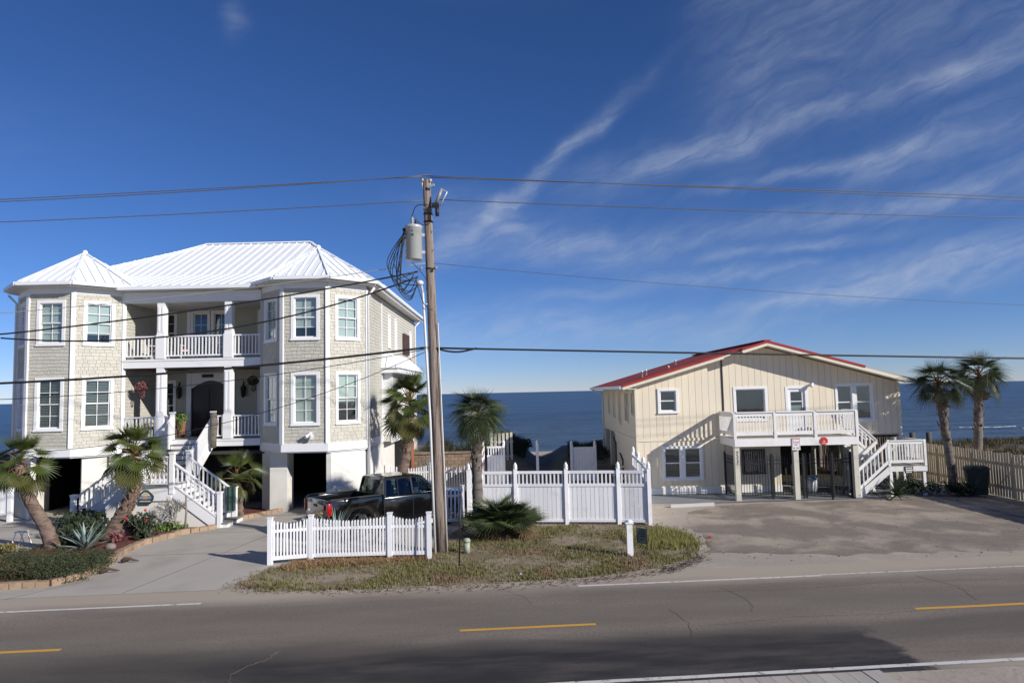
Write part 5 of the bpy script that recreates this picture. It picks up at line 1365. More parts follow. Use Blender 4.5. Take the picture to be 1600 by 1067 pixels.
def fan_mesh(kind, var):
    key = (kind, var)
    if key in FANS: return FANS[key]
    rg = random.Random(100 + var * 7 + len(kind)); b = MB()
    P = dict(washup=(.72, 20, 80, .04, .55, 'frond_green', .40), sabalup=(.80, 24, 95, .08, .5, 'frond_sabal', .26), wash=(.74, 22, 112, .16, .66, 'frond_green', .42), washold=(.74, 24, 105, .5, .66, 'frond_olive', .5), dead=(.62, 18, 85, 1.1, .55, 'frond_dead', .7),
             sabal=(.84, 28, 118, .30, .55, 'frond_sabal', .27), saw=(.75, 26, 110, .12, .7, 'frond_sabal', .45), sawold=(.6, 18, 90, .6, .5, 'frond_dead', .5))[kind]
    Rr, n, spread, droop, pet, m, split = P
    # petiole
    pp = [Vector((pet * k / 4, 0, -.05 * (k / 4) ** 2)) for k in range(5)]
    b.tube(pp, [.03, .022, .018, .015, .012], 5, 1)
    o = Vector((pet, 0, -.05)); tilt = Matrix.Rotation(R(rg.uniform(2, 12) if kind.endswith('up') else rg.uniform(22, 48)), 4, 'Y')
    for i in range(n):
        f = (i + .5) / n * 2 - 1; ph = R(spread) * f; L = Rr * (1 - .22 * abs(f) ** 2) * rg.uniform(.88, 1.08); dph = R(spread) * 2 / n
        d = Vector((math.cos(ph), math.sin(ph), 0)); e = Vector((-math.sin(ph), math.cos(ph), 0)); rows = []
        dr_ = droop * rg.uniform(.7, 1.35); zup = .10 * abs(f)
        for (t_, wf) in ((.04, .5), (split, 1.0), (.74, .42), (1.0, .0)):
            w = Rr * split * math.tan(dph / 2) * .94 * wf if t_ > .05 else .012
            c = d * (L * t_ * (1 - .14 * dr_ * t_ * t_)) + Vector((0, 0, zup * t_ * Rr - dr_ * L * .62 * t_ ** 2.6))
            rows.append((c - e * w + Vector((0, 0, -.35 * w)), c + Vector((0, 0, .35 * w)), c + e * w + Vector((0, 0, -.35 * w))))
        vs_ = [o + (tilt @ q) for r_ in rows[:3] for q in r_] + [o + (tilt @ rows[3][1])]
        b.add(vs_, [(0, 3, 4, 1), (1, 4, 5, 2), (3, 6, 7, 4), (4, 7, 8, 5), (6, 9, 7), (7, 9, 8)], 0)
    FANS[key] = b.mesh('frond_' + kind, [m, 'petiole' if kind != 'dead' else 'frond_dead']); return FANS[key]


def palm(name, label, trunk, rad, crown, nf, size, kinds, bark, boots=0, elev=(85, -35), seed=0, squash=1.0, ndead=0, group='palm trees', brow=.0):
    rg = random.Random(seed); base = trunk[0]
    th = thing(name, label, 'palm tree', base, 0, group)
    P_ = [Vector(p) for p in trunk]; Q = [P_[0]] + P_ + [P_[-1]]; pts = []
    for i in range(1, len(Q) - 2):
        for k in range(7):
            t_ = k / 7; a, b_, c, d = Q[i - 1:i + 3]; pts.append(.5 * ((2 * b_) + (-a + c) * t_ + (2 * a - 5 * b_ + 4 * c - d) * t_ ** 2 + (-a + 3 * b_ - 3 * c + d) * t_ ** 3))
    pts.append(P_[-1]); n = len(pts); rr = [rad[0] + (rad[1] - rad[0]) * (i / (n - 1)) ** .6 for i in range(n)]
    rr = [r_ * (1 + .05 * (-1) ** i) for i, r_ in enumerate(rr)]
    MB().tube(pts, rr, 12, jit=.06).build('trunk', bark, th)
    top = Vector(crown)
    bm = MB().prism([(-.06, 0, 0), (.06, 0, 0), (.035, .02, .2), (0, .03, .26), (-.035, .02, .2)], (0, .025, 0)).mesh('boot', 'boot') if boots else None
    for k in range(boots):
        t_ = k / boots; i = int((n - 1) * (1 - .45 * t_ - .02)) if boots < 40 else int((n - 1) * (1 - .6 * t_)); c = pts[max(0, i)]; a = k * 2.4; r_ = rr[max(0, i)]
        put('boot', bm, th, Matrix.Translation(c + Vector((math.sin(a) * r_ * -1, math.cos(a) * r_, -.1))) @ Matrix.Rotation(a, 4, 'Z') @ Matrix.Rotation(R(-rg.uniform(6, 20)), 4, 'X') @ Matrix.Scale(rg.uniform(.65, 1.0), 4))
    for k in range(nf + ndead):
        dead = k >= nf; t_ = (k + .5) / nf if not dead else 1
        e = elev[0] + (elev[1] - elev[0]) * t_ ** (.85 if 'sabal' in kinds[0] else 1.05) + rg.uniform(-8, 8); a = k * 2.39996 + rg.uniform(-.25, .25); kind = (kinds[0] + 'up' if t_ < (.16 if 'sabal' in kinds[0] else .3) else kinds[0]) if t_ < .75 else kinds[1]
        if dead: kind = kinds[2]; e = rg.uniform(-82, -58)
        s = size * rg.uniform(.85, 1.1) * (.8 if t_ < .12 else 1) * (.9 if dead else 1)
        M = Matrix.Translation(top - Vector((0, 0, .35 * t_ * squash * size))) @ Matrix.Rotation(a, 4, 'Z') @ Matrix.Rotation(R(-e), 4, 'Y') @ Matrix.Rotation(R(rg.uniform(-42, 42)), 4, 'X') @ Matrix.Scale(s, 4)
        put('frond', fan_mesh(kind, rg.randrange(3)), th, M)
    return th


WK = ('wash', 'washold', 'dead')
palm('fan_palm', 'leaning fan palm with curved trunk at the far left of the planting bed', [(-15.25, 22.9, 0), (-15.55, 22.95, .7), (-16.1, 23.0, 1.5), (-16.45, 23.0, 2.3), (-16.55, 23.0, 2.75)], (.26, .15), (-16.5, 23.0, 3.0), 22, .97, WK, 'palm_bark', 26, (80, -45), 1, ndead=4)
palm('fan_palm', 'fan palm with shaggy red brown leaning trunk in front of the stair', [(-14.35, 24.5, 0), (-14.1, 24.5, .5), (-13.75, 24.5, 1.1), (-13.5, 24.5, 1.8), (-13.5, 24.5, 2.5)], (.34, .15), (-13.55, 24.5, 3.1), 25, 1.06, WK, 'palm_bark', 46, (82, -38), 2, ndead=3)
palm('fan_palm', 'small bushy fan palm right of the front stair', [(-11.35, 28.45, 0), (-11.4, 28.45, .6), (-11.45, 28.45, 1.3)], (.2, .16), (-11.45, 28.4, 1.75), 20, .98, WK, 'palm_bark', 14, (82, -40), 3, ndead=3)
palm('fan_palm', 'tall fan palm with brown skirt beside the house wall behind the pickup', [(-5.05, 30, 0), (-4.95, 30, 1), (-4.75, 30, 2.1), (-4.6, 30, 3.3), (-4.55, 30, 4.3)], (.26, .2), (-4.52, 30, 4.75), 38, 1.22, WK, 'palm_bark', 30, (84, -45), 4, squash=2.0, ndead=9)
SK = ('sabal', 'sabal', 'dead')
palm('cabbage_palm', 'cabbage palm with straight grey trunk in front of the white vinyl fence', [(-1.32, 24.75, 0), (-1.36, 24.75, 1.5), (-1.36, 24.75, 2.6), (-1.34, 24.75, 3.6)], (.2, .19), (-1.3, 24.75, 4.1), 46, 1.06, SK, 'palm_bark_grey', 34, (82, -36), 5, squash=.6)
palm('cabbage_palm', 'cabbage palm nearest the cottage on the right in front of the wooden fence', [(19.2, 30.3, 0), (19.1, 30.3, 1.5), (18.95, 30.3, 3), (18.85, 30.3, 4.4)], (.19, .16), (18.8, 30.3, 4.85), 27, 1.16, SK, 'palm_bark_grey', 26, (88, -30), 6, squash=.7, ndead=2)
palm('cabbage_palm', 'cabbage palm behind the wooden fence at the far right', [(22.7, 34, 0), (22.85, 34, 1.5), (23.0, 34, 3.2), (23.1, 34, 4.65)], (.22, .18), (23.15, 34, 5.2), 28, 1.28, SK, 'palm_bark_grey', 30, (88, -32), 7, squash=.7, ndead=4)
# palm standing outside the frame on the right whose shade falls on the lot is not built

# ================================================================== PLANTS AND BEDS
BED = [(-17.2, 17.9), (-13.5, 18.2), (-12.1, 18.55), (-11.9, 19.2), (-12.15, 20.6), (-12.6, 22.2), (-12.55, 23.5), (-11.9, 25.2), (-11.15, 26.0), (-14.5, 26.02), (-16.6, 26.02), (-16.1, 24.4), (-15.9, 22.6), (-16.6, 21.6), (-18.2, 21.2)]
struct(sheet('planting_bed', BED, 'mulch', .05, .03, .4))
struct(sheet('mulch_strip', [(-11.0, 27.6), (-10.4, 28.3), (-10.0, 29.0), (-10.4, 29.6), (-11.0, 30.2), (-13, 30.2), (-13, 27.6)], 'mulch', .05, .03, .4))
th = thing('garden_edging', 'curved row of tan edging blocks around the planting bed', 'edging', (-12.6, 22, 0))
ec = [(-17.6, 17.75), (-15.5, 17.98), (-13.5, 18.12), (-12.3, 18.35), (-11.88, 18.9), (-11.98, 20.2), (-12.4, 21.8), (-12.5, 23.2), (-12.0, 24.8), (-11.2, 25.85)]
d_ = 0.0
for i in range(len(ec) - 1):
    p, q = ec[i], ec[i + 1]; L = math.dist(p, q); a = math.atan2(q[1] - p[1], q[0] - p[0]); nb = max(1, round(L / .31))
    for k in range(nb):
        c = ((k + .5) / nb); hh = rnd.uniform(.15, .19)
        put('edging_block', ucube('edging_block'), th, Matrix.Translation((p[0] + (q[0] - p[0]) * c, p[1] + (q[1] - p[1]) * c, hh / 2)) @ Matrix.Rotation(a + rnd.uniform(-.07, .07), 4, 'Z') @ Matrix.Diagonal((L / nb - .025, .19, hh, 1)))
th = thing('garden_edging', 'short row of tan edging blocks beside the garage pier', 'edging', (-10.4, 28.4, 0))
for k in range(7): put('edging_block', ucube('edging_block'), th, Matrix.Translation((-10.85 + k * .15, 27.65 + k * .24, .085)) @ Matrix.Rotation(R(58 + rnd.uniform(-4, 4)), 4, 'Z') @ Matrix.Diagonal((.27, .18, .17, 1)))


def shrub(label, c, r3, n, s0, s1, m, seed, name='shrub', stems=5, group=None):
    th = thing(name, label, 'shrub', (c[0], c[1], gz(c[0], c[1])), 0, group); rg = random.Random(seed)
    b = MB()
    for k in range(stems):
        a = rg.uniform(0, 6.28); b.tube([(c[0], c[1], gz(c[0], c[1])), (c[0] + .3 * r3[0] * math.cos(a), c[1] + .3 * r3[1] * math.sin(a), c[2]), (c[0] + .7 * r3[0] * math.cos(a), c[1] + .7 * r3[1] * math.sin(a), c[2] + r3[2] * .6)], [.03, .02, .01], 5)
    b.build('stems', 'palm_bark_grey', th)
    b = MB(); lob = [(Vector((rg.uniform(-.75, .75), rg.uniform(-.7, .7), rg.uniform(-.4, .4))), rg.uniform(.25, .5)) for _ in range(26)]
    for i in range(n):
        l, q = rg.choice(lob); d = Vector((rg.gauss(0, 1), rg.gauss(0, 1), rg.gauss(0, 1))).normalized() * q * rg.uniform(.55, 1) ; v = l + d
        p = Vector((c[0] + v.x * r3[0], c[1] + v.y * r3[1], max(.05 + gz(c[0], c[1]), c[2] + v.z * r3[2])))
        a = Vector((rg.gauss(0, 1), rg.gauss(0, 1), rg.gauss(.4, 1))).normalized(); e = a.orthogonal().normalized(); s_ = rg.uniform(s0, s1)
        b.add([p - a * s_, p + e * s_ * .5, p + a * s_, p - e * s_ * .5], [(0, 1, 2, 3)])
    b.build('foliage', m, th); return th


shrub('low spreading dark green ground cover shrub at the front corner of the bed', (-14.2, 19.75, .26), (2.7, 1.4, .5), 30000, .014, .034, 'leaf_hedge', 1, 'ground_cover_shrub', 2)
shrub('olive brown low shrub on the left end of the bed front', (-16.8, 19.6, .22), (1.5, 1.2, .38), 11000, .014, .034, 'leaf_hedge', 2, 'ground_cover_shrub')
shrub('yellow leaved shrub at the foot of the leaning palm', (-16.0, 21.6, .3), (.45, .35, .26), 500, .03, .05, 'leaf_yellow', 3)
shrub('dark leafy shrub between blue agave and stair foot', (-15.5, 24.7, .55), (.85, .6, .6), 1700, .04, .08, 'leaf_dark', 4)
shrub('dark green shrub at the left of the reddish palm trunk', (-14.75, 24.0, .4), (.55, .5, .5), 900, .04, .08, 'leaf_dark', 5)
shrub('loose green shrub to the right of the dark garden urn', (-13.35, 24.6, .45), (.55, .5, .55), 800, .04, .09, 'leaf_dark', 6)
shrub('bright low green clump by the stair wall', (-12.75, 25.5, .2), (.65, .3, .25), 500, .04, .08, 'leaf_bright', 7)
shrub('small dark red leaved plant at the edge of the mulch', (-13.55, 23.6, .22), (.3, .25, .25), 260, .04, .08, 'leaf_red', 8)
shrub('pointed leafy plant overhanging the edging blocks', (-12.75, 23.9, .2), (.3, .3, .28), 240, .05, .1, 'leaf_dark', 9)
shrub('dark bush in shade under the cottage stair landing', (17.2, 30.0, .4), (1.0, .7, .5), 1500, .04, .08, 'leaf_dark', 12)
shrub('dark low bush at the foot of the right palm', (19.0, 29.5, .3), (1.2, .7, .45), 1500, .04, .08, 'leaf_dark', 13)
shrub('olive bush on the dune behind the cream pickets', (-.6, 42.6, 2.0), (1.2, .8, .8), 1800, .05, .10, 'leaf_hedge', 14)
shrub('dark dune bush right of the cream pickets', (.3, 43.6, 1.5), (.8, .8, .6), 1300, .05, .10, 'leaf_dark', 15)
fb = MB()
for (x, y, z) in ((-13.1, 24.5, .95), (-13.0, 24.4, .6), (-13.6, 24.2, .72)): fb.ball((x, y, z), .05, 6, 4)
fl_ = thing('red_flowers', 'few small red blossoms in the loose green shrub', 'flowers', (-13.1, 24.5, .4)); fb.build('blossom', 'flower_red', fl_); MB().tube([(-13.15, 24.5, .1), (-13.1, 24.5, .95)], .01, 4).build('stem', 'twig', fl_); MB().tube([(-13.15, 24.5, .1), (-13.6, 24.2, .72)], .01, 4).build('stem', 'twig', fl_)


def rosette(name, label, c, n, L, w, m, seed, curl=.25, cat='agave', emin=15):
    th = thing(name, label, cat, c); rg = random.Random(seed); b = MB(); ks = 7; rows = []
    for k in range(ks):
        t_ = k / (ks - 1); ww = w * (.55 + 1.1 * t_ - 1.65 * t_ * t_ + .0) if t_ < 1 else 0; ww = max(ww, .003)
        rows.append([(t_, -ww, .25 * ww - curl * t_ * t_ * .5), (t_, 0, -.35 * ww - curl * t_ * t_ * .5), (t_, ww, .25 * ww - curl * t_ * t_ * .5)])
    b.add([q for r_ in rows for q in r_], [(i * 3 + j, i * 3 + 3 + j, i * 3 + 4 + j, i * 3 + 1 + j) for i in range(ks - 1) for j in range(2)], 0, True)
    me = b.mesh('leaf_' + name, m)
    for k in range(n):
        e = 85 - (85 - emin) * (k / n) ** .8 + rg.uniform(-7, 7); s = L * rg.uniform(.8, 1.1)
        put('leaf', me, th, Matrix.Translation(c) @ Matrix.Rotation(k * 2.4 + rg.uniform(-.2, .2), 4, 'Z') @ Matrix.Rotation(R(-e), 4, 'Y') @ Matrix.Diagonal((s, s, s, 1)))
    return th


rosette('agave', 'large blue grey agave rosette in the planting bed', (-13.95, 22.5, .05), 26, .95, .085, 'agave_leaf', 1)
rosette('agave', 'spiky pale agave behind the picket fence beside the house corner', (-4.4, 35.5, .7), 24, .95, .06, 'agave_leaf', 2)
rosette('yucca', 'spiky grey green yucca just behind the low picket fence', (-5.55, 21.4, .3), 46, 1.1, .03, 'agave_leaf', 3, .3, 'yucca', 8)
rosette('yucca', 'second smaller yucca behind the low picket fence', (-4.35, 21.5, .25), 30, .8, .03, 'yucca_leaf', 4, .3, 'yucca', 8)
rosette('cycad', 'small dark cycad in the shade below the cottage stair', (15.9, 28.9, .15), 34, .85, .07, 'yucca_leaf', 5, .6, 'cycad', 5)
rosette('grass_clump', 'spiky dark clump at the foot of the cabbage palm', (-.9, 23.6, .05), 40, 1.0, .03, 'yucca_leaf', 6, .5, 'plant', 5)
# saw palmetto
th = thing('saw_palmetto', 'dense saw palmetto clump at the foot of the cabbage palm', 'palmetto', (-.5, 23.3, 0)); rg = random.Random(21)
for (cx, cy, nn_, sz) in ((-.7, 23.4, 34, 1.12), (-.2, 23.2, 30, 1.1), (-1.05, 23.2, 16, .9)):
    for k in range(nn_):
        e = 86 - 66 * (k / nn_) + rg.uniform(-6, 6)
        put('frond', fan_mesh('saw' if k < nn_ * .85 else 'sawold', rg.randrange(3)), th, Matrix.Translation((cx, cy, .12)) @ Matrix.Rotation(k * 2.4 + rg.uniform(-.3, .3), 4, 'Z') @ Matrix.Rotation(R(-e), 4, 'Y') @ Matrix.Rotation(R(rg.uniform(-40, 40)), 4, 'X') @ Matrix.Scale(sz * rg.uniform(.75, 1.1), 4))


def bare_shrub(label, c, h, seed, spread=.8, depth=4, r_=.035):
    th = thing('bare_shrub', label, 'shrub', c); rg = random.Random(seed); b = MB()
    def grow(p, d, L, r_, k):
        q = p + d * L * .5 + Vector((rg.uniform(-.04, .04), rg.uniform(-.04, .04), 0)); e = p + d * L
        b.tube([p, q, e], [r_, r_ * .85, r_ * .7], 5, caps=False)
        if k:
            for _ in range(rg.choice((2, 3, 3))):
                nd = (d + Vector((rg.uniform(-1, 1), rg.uniform(-1, 1), rg.uniform(-.35, .6))) * spread).normalized(); grow(e, nd, L * rg.uniform(.6, .85), r_ * .68, k - 1)
    for _ in range(3): grow(Vector(c), Vector((rg.uniform(-.6, .6), rg.uniform(-.5, .5), 1)).normalized(), h * .3, r_, depth)
    b.build('branches', 'twig', th); return th


bare_shrub('leafless grey branching shrub in front of the stair wall', (-12.35, 25.4, 0), 1.5, 3, .9, 4, .03)
bare_shrub('dry leafless twiggy shrub behind the right end of the picket fence', (-3.35, 21.5, .1), 1.1, 4, .6, 4, .02)
bare_shrub('dry twiggy weed behind the middle of the picket fence', (-4.55, 21.9, .1), 1.2, 5, .5, 3, .015)
shrub('dark tangled shrub behind the blue agave', (-14.9, 23.3, .35), (.7, .6, .45), 1600, .03, .06, 'leaf_dark', 31)
shrub('low brown green shrub along the edging beside the hedge', (-12.75, 20.6, .16), (.5, .9, .28), 2600, .018, .04, 'leaf_hedge', 32)
o = MB().tube([(-12.15, 25.45, 0), (-12.1, 25.45, .7), (-12.12, 25.45, 1.3)], [.04, .035, .03], 7).build('garden_stake', 'aged_wood', base=(-12.15, 25.45, 0)); tag(o, 'brown wooden stake beside the leafless shrub', 'stake')

# ================================================================== SMALL THINGS OUTDOORS
ur = thing('garden_urn', 'dark stone urn on a rough stone block in the bed', 'urn', (-13.95, 24.9, 0))
MB().box(-14.17, -13.73, 24.68, 25.12, 0, .45).build('stone_block', 'stone_rough', ur)
MB().lathe([(.19, 0), (.19, .06), (.12, .12), (.12, .6), (.2, .72), (.22, .8), (.1, .84), (.05, .95)], (-13.95, 24.9, .45), 12).build('urn_body', 'stone_dark', ur)
rk = MB().ball((-13.2, 22.6, .1), .16, 8, 5, 0, (1.2, .9, .75)); tag(rk.build('garden_rock', 'rock', base=(-13.2, 22.6, .05)), 'small grey rock at the edge of the mulch by the agave', 'rock')
for (x, y, a, lb) in ((-11.55, 20.75, 10, 'dark curled palm husk lying on the driveway nearer the agave'), (-11.45, 19.55, 25, 'dark curled palm husk lying on the driveway nearer the road')):
    b = MB(); T = frame(x, y, .02, a)
    b.tube([T @ Vector(q) for q in ((-.22, 0, .03), (-.12, .03, .08), (.0, .01, .1), (.13, -.02, .07), (.26, .02, .03))], [.05, .07, .045, .03, .015], 6, jit=.3); tag(b.build('palm_husk', 'litter', base=(x, y, .01)), lb, 'husk', 'palm husks on the driveway')
bt = thing('folding_stand', 'small white metal stand behind the leaning palm', 'stand', (-16.9, 23.8, 0))
B('top', bt, 'white_trim', -17.15, -16.8, 23.7, 23.9, .40, .44)
for (a, b_) in (((-17.1, 23.72, .4), (-17.18, 23.65, .01)), ((-16.85, 23.72, .4), (-16.92, 23.65, .01)), ((-17.08, 23.88, .4), (-16.98, 23.98, .01)), ((-16.83, 23.88, .4), (-16.74, 23.98, .01))): BAR('leg', bt, 'white_trim', a, b_, .03, .03)
sp_ = thing('marker_post', 'short square white post with cap standing on the verge', 'post', (3.28, 20.2, 0))
B('shaft', sp_, 'white_vinyl', 3.2, 3.37, 20.12, 20.29, 0, .93); B('cap', sp_, 'white_vinyl', 3.17, 3.40, 20.09, 20.32, .93, .97); MB().lathe([(.12, 0), (.1, .04), (.02, .07)], (3.285, 20.205, .97), 4).build('cap_top', 'white_vinyl', sp_)
ys = thing('yard_sign', 'small dark green yard sign in a wire stand beside the white marker post', 'sign', (3.62, 20.05, 0)); T = frame(3.62, 20.05, 0, -52)
B('plate', ys, 'sign_grey_green', -.17, .17, -.012, .012, .38, .82, T)
b = MB(); pts_ = [(-.19, 0, .88), (-.19, 0, .34), (-.03, 0, .16), (-.03, 0, 0)]; b.tube([T @ Vector(q) for q in pts_], .012, 5); b.tube([T @ Vector((-q[0], 0, q[2])) for q in pts_], .012, 5); b.tube([T @ Vector((-.19, 0, .87)), T @ Vector((.19, 0, .87))], .012, 5); b.build('wire_stand', 'bronze', ys)
for (z, a, c) in ((.76, -.1, .1), (.70, -.13, .13), (.64, -.12, .12), (.58, -.06, .13), (.48, -.05, .06)): B('lettering', ys, 'sign_black', a, c, -.018, -.0125, z, z + .03, T)
rod = MB().tube([(-1.62, 19.5, 0), (-1.58, 19.5, 1.0), (-1.56, 19.52, 1.95)], .022, 6); tag(rod.build('marker_rod', 'black_metal', base=(-1.62, 19.5, 0)), 'thin black metal rod stuck upright in the verge', 'rod')
pd = thing('cable_pedestal', 'pale green cylindrical cable pedestal near the utility pole', 'pedestal', (-1.5, 20.95, 0))
MB().lathe([(.1, 0), (.1, .34)], (-1.5, 20.95, 0), 14).build('body', 'pedestal_green', pd); MB().lathe([(.112, 0), (.112, .07), (.08, .11), (.02, .125)], (-1.5, 20.95, .34), 14).build('cap', 'pedestal_green', pd)
bp = MB(); bp.prism([(6.3, 28.15, .03), (8.15, 28.6, .03), (8.13, 28.68, .16), (8.1, 28.74, .16), (6.26, 28.3, .16), (6.28, 28.22, .16)], (0, 0, 0.0)) if False else None
T = frame(7.2, 28.3, 0, 8)
bp = MB().prism([T @ Vector((-.93, -.09, .0)), T @ Vector((-.93, .09, 0)), T @ Vector((-.93, .06, .12)), T @ Vector((-.93, -.06, .12))], T.to_3x3() @ Vector((1.86, 0, 0))); tag(bp.build('parking_bumper', 'concrete_pale', base=(7.2, 28.3, 0)), 'white concrete parking bumper on the sand in front of the cottage window', 'parking bumper')
for (x, y, m, lb, s) in ((6.2, 22.3, 'sign_red', 'small red scrap lying on the gravel lot', .05), (.1, 18.3, 'sign_white', 'small white scrap lying in the verge grass', .05)):
    b = MB().box(x - s, x + s, y - s * .7, y + s * .7, .015, .05); b.box(x - s * .5, x + s * .4, y - s * .3, y + s * .9, .05, .075); tag(b.build('litter_scrap', m, base=(x, y, .01)), lb, 'litter')
# wheelie bin
wb = thing('wheelie_bin', 'dark green wheeled rubbish bin against the wooden fence', 'bin', (19.5, 29.2, 0), R(65)); T = WM[wb] @ Matrix.Scale(1.18, 4)
MB().add([T @ Vector(q) for q in ((-.24, -.26, .08), (.24, -.26, .08), (.24, .26, .08), (-.24, .26, .08), (-.31, -.34, .98), (.31, -.34, .98), (.31, .36, .98), (-.31, .36, .98))], [(3, 2, 1, 0), (0, 1, 5, 4), (1, 2, 6, 5), (2, 3, 7, 6), (3, 0, 4, 7)]).build('body', 'bin_green', wb)
MB().box(-.33, .33, -.37, .38, .98, 1.02, T).box(-.29, .29, -.3, .3, 1.02, 1.07, T).build('lid', 'bin_green', wb); MB().tube([T @ Vector((-.28, .42, .95)), T @ Vector((.28, .42, .95))], .02, 6).build('handle', 'bin_green', wb)
for s in (-.27, .27): MB().tube([T @ Vector((s - .03, .24, .13)), T @ Vector((s + .03, .24, .13))], .13, 12).build('wheel', 'tyre', wb)
bk = thing('plastic_bucket', 'grey bucket with blue lid behind the iron fence', 'bucket', (13.35, 31.2, 0))
MB().lathe([(.22, .02), (.27, .6)], (13.35, 31.2, 0), 14).build('tub', 'conduit', bk); MB().lathe([(.29, 0), (.29, .06), (.05, .1)], (13.35, 31.2, .6), 14).build('lid', 'sign_blue', bk)
for (x, y, z0, z1, lb) in ((94.4, 150, -4, -.1, 'lone dark piling standing in the sea beyond the right palms'), (28.9, 50, -.3, 1.25, 'dark post on the beach, left of a pair behind the wooden fence'), (30.4, 50.5, -.3, 1.2, 'dark post on the beach, right of a pair behind the wooden fence')):
    r_ = .6 if y > 100 else .2
    pl2 = MB().tube([(x, y, z0), (x, y, z1)], [r_, r_ * .9], 8); tag(pl2.build('piling', 'piling', base=(x, y, z0)), lb, 'piling', 'beach pilings')
for i, (x0_, y0_, x1_, y1_, lb) in enumerate(((33, 57, 41, 58, 'long low driftwood timber lying on the beach sand'), (50, 60, 60, 60, 'second low driftwood timber at the right end of the beach'))):
    b = MB().tube([(x0_, y0_, gz(x0_, y0_) + .1), (x1_, y1_, gz(x1_, y1_) + .1)], .16, 7, jit=.2); tag(b.build('driftwood', 'piling', base=(x0_, y0_, gz(x0_, y0_))), lb, 'driftwood')
wd = MB().tube([(-5.55, 37.0, 0), (-5.55, 37.0, 2.3)], .17, 7); tag(wd.build('wood_piling', 'rust_post', base=(-5.55, 37.0, 0)), 'rust brown wooden piling behind the house corner', 'post')
# boardwalk at the near road edge
th = thing('boardwalk', 'grey plank boardwalk at the near edge of the road', 'boardwalk', (2, 10.5, 0))
for k in range(32): B('plank', th, 'plank', -2.9 + k * .262, -2.9 + k * .262 + .252, -4.9, -3.02, .012, .05, RT)
B('end_plank', th, 'plank', 5.5, 5.8, -4.9, -3.01, .012, .055, RT)

# ================================================================== PICKUP
# local axes: x forward, y left, z up; origin on the ground under the rear bumper's right end
TRK = thing('pickup_truck', 'black crew cab pickup truck parked behind the low picket fence', 'pickup', (-6.14, 22.65, 0), R(39))
TT = WM[TRK] @ Matrix.Translation((0, .98, 0))


def tp_(x, y, z): return TT @ Vector((x, y, z))


def bevel(o, w=.04, seg=2):
    m = o.modifiers.new('bevel', 'BEVEL'); m.width = w; m.segments = seg; m.limit_method = 'ANGLE'; m.angle_limit = R(28)
    for p in o.data.polygons: p.use_smooth = True
    return o


def arch(cx, r_, z0, n=10): return [(cx + r_ * math.cos(R(180 - 180 * k / n)), z0 + r_ * math.sin(R(180 * k / n))) for k in range(n + 1)]


WR, WF, AR = 1.18, 4.72, .47
HW = .97
side = [(0.05, .55)] + arch(WR, AR, .52) + [(2.0, .42), (2.0, 1.36), (.05, 1.38)]
for s in (-1, 1):
    o = MB().prism([tp_(x, s * HW, z) for x, z in side], TT.to_3x3() @ Vector((0, -s * .12, 0))).build('bed_side', 'car_paint', TRK); bevel(o, .035)
    MB().box(.1, 1.95, s * HW - .13 if s > 0 else s * HW, s * HW if s > 0 else s * HW + .13, 1.372, 1.405, TT).build('bed_rail_cap', 'black_plastic', TRK)
MB().box(.1, 2.0, -.86, .86, .72, .78, TT).build('bed_floor', 'car_inside', TRK); MB().box(1.93, 2.0, -.86, .86, .78, 1.36, TT).build('bed_front', 'car_paint', TRK)
tg = bevel(MB().box(.0, .09, -.84, .84, .74, 1.37, TT).build('tailgate', 'car_paint', TRK), .03)
MB().box(-.012, .0, -.66, .66, .86, 1.22, TT).build('tailgate_panel', 'car_paint', tg); MB().box(-.03, -.012, -.12, .12, 1.12, 1.2, TT).build('handle', 'black_plastic', tg)
MB().box(-.02, -.005, .42, .62, .93, .98, TT).build('badge', 'chrome', tg); MB().box(-.02, -.005, -.62, -.42, .93, .98, TT).build('badge', 'chrome', tg)
bevel(MB().box(-.14, .04, -.93, .93, .48, .68, TT).build('rear_bumper', 'chrome', TRK), .04)
MB().box(-.15, -.138, -.16, .16, .52, .66, TT).build('number_plate', 'sign_white', TRK)
for s in (-1, 1):
    bevel(MB().box(-.02, .16, s * .975 - .11 if s > 0 else s * .975, s * .975 if s > 0 else s * .975 + .11, .88, 1.3, TT).build('taillight', 'tail_red', TRK), .03)
# cab lower body and bonnet
low = [(2.03, .42), (4.2, .42)] + arch(WF, AR, .52) + [(5.62, .5), (5.72, .7), (5.7, 1.05), (5.58, 1.14), (4.35, 1.24), (3.95, 1.27), (2.03, 1.30)]
o = MB().prism([tp_(x, -HW, z) for x, z in low], TT.to_3x3() @ Vector((0, 2 * HW, 0))).build('body', 'car_paint', TRK); bevel(o, .07, 3)
MB().box(.1, 5.5, -.8, .8, .34, .50, TT).build('chassis', 'black_plastic', TRK)
bevel(MB().box(5.62, 5.80, -.94, .94, .42, .62, TT).build('front_bumper', 'chrome', TRK), .05); MB().box(5.69, 5.74, -.55, .55, .7, 1.0, TT).build('grille', 'black_plastic', TRK)
for s in (-1, 1): MB().box(5.6, 5.73, s * .74 - .17, s * .74 + .17, .8, 1.0, TT).build('headlight', 'chrome', TRK)
# greenhouse
z0_, z1_ = 1.28, 1.90
g0 = [(2.05, -.94), (4.25, -.94), (4.25, .94), (2.05, .94)]; g1 = [(2.22, -.73), (3.55, -.73), (3.55, .73), (2.22, .73)]
cabm = MB()
vs = [tp_(x, y, z0_) for x, y in g0] + [tp_(x, y, z1_) for x, y in g1]
cabm.add(vs, [(4, 5, 6, 7), (0, 3, 2, 1)])
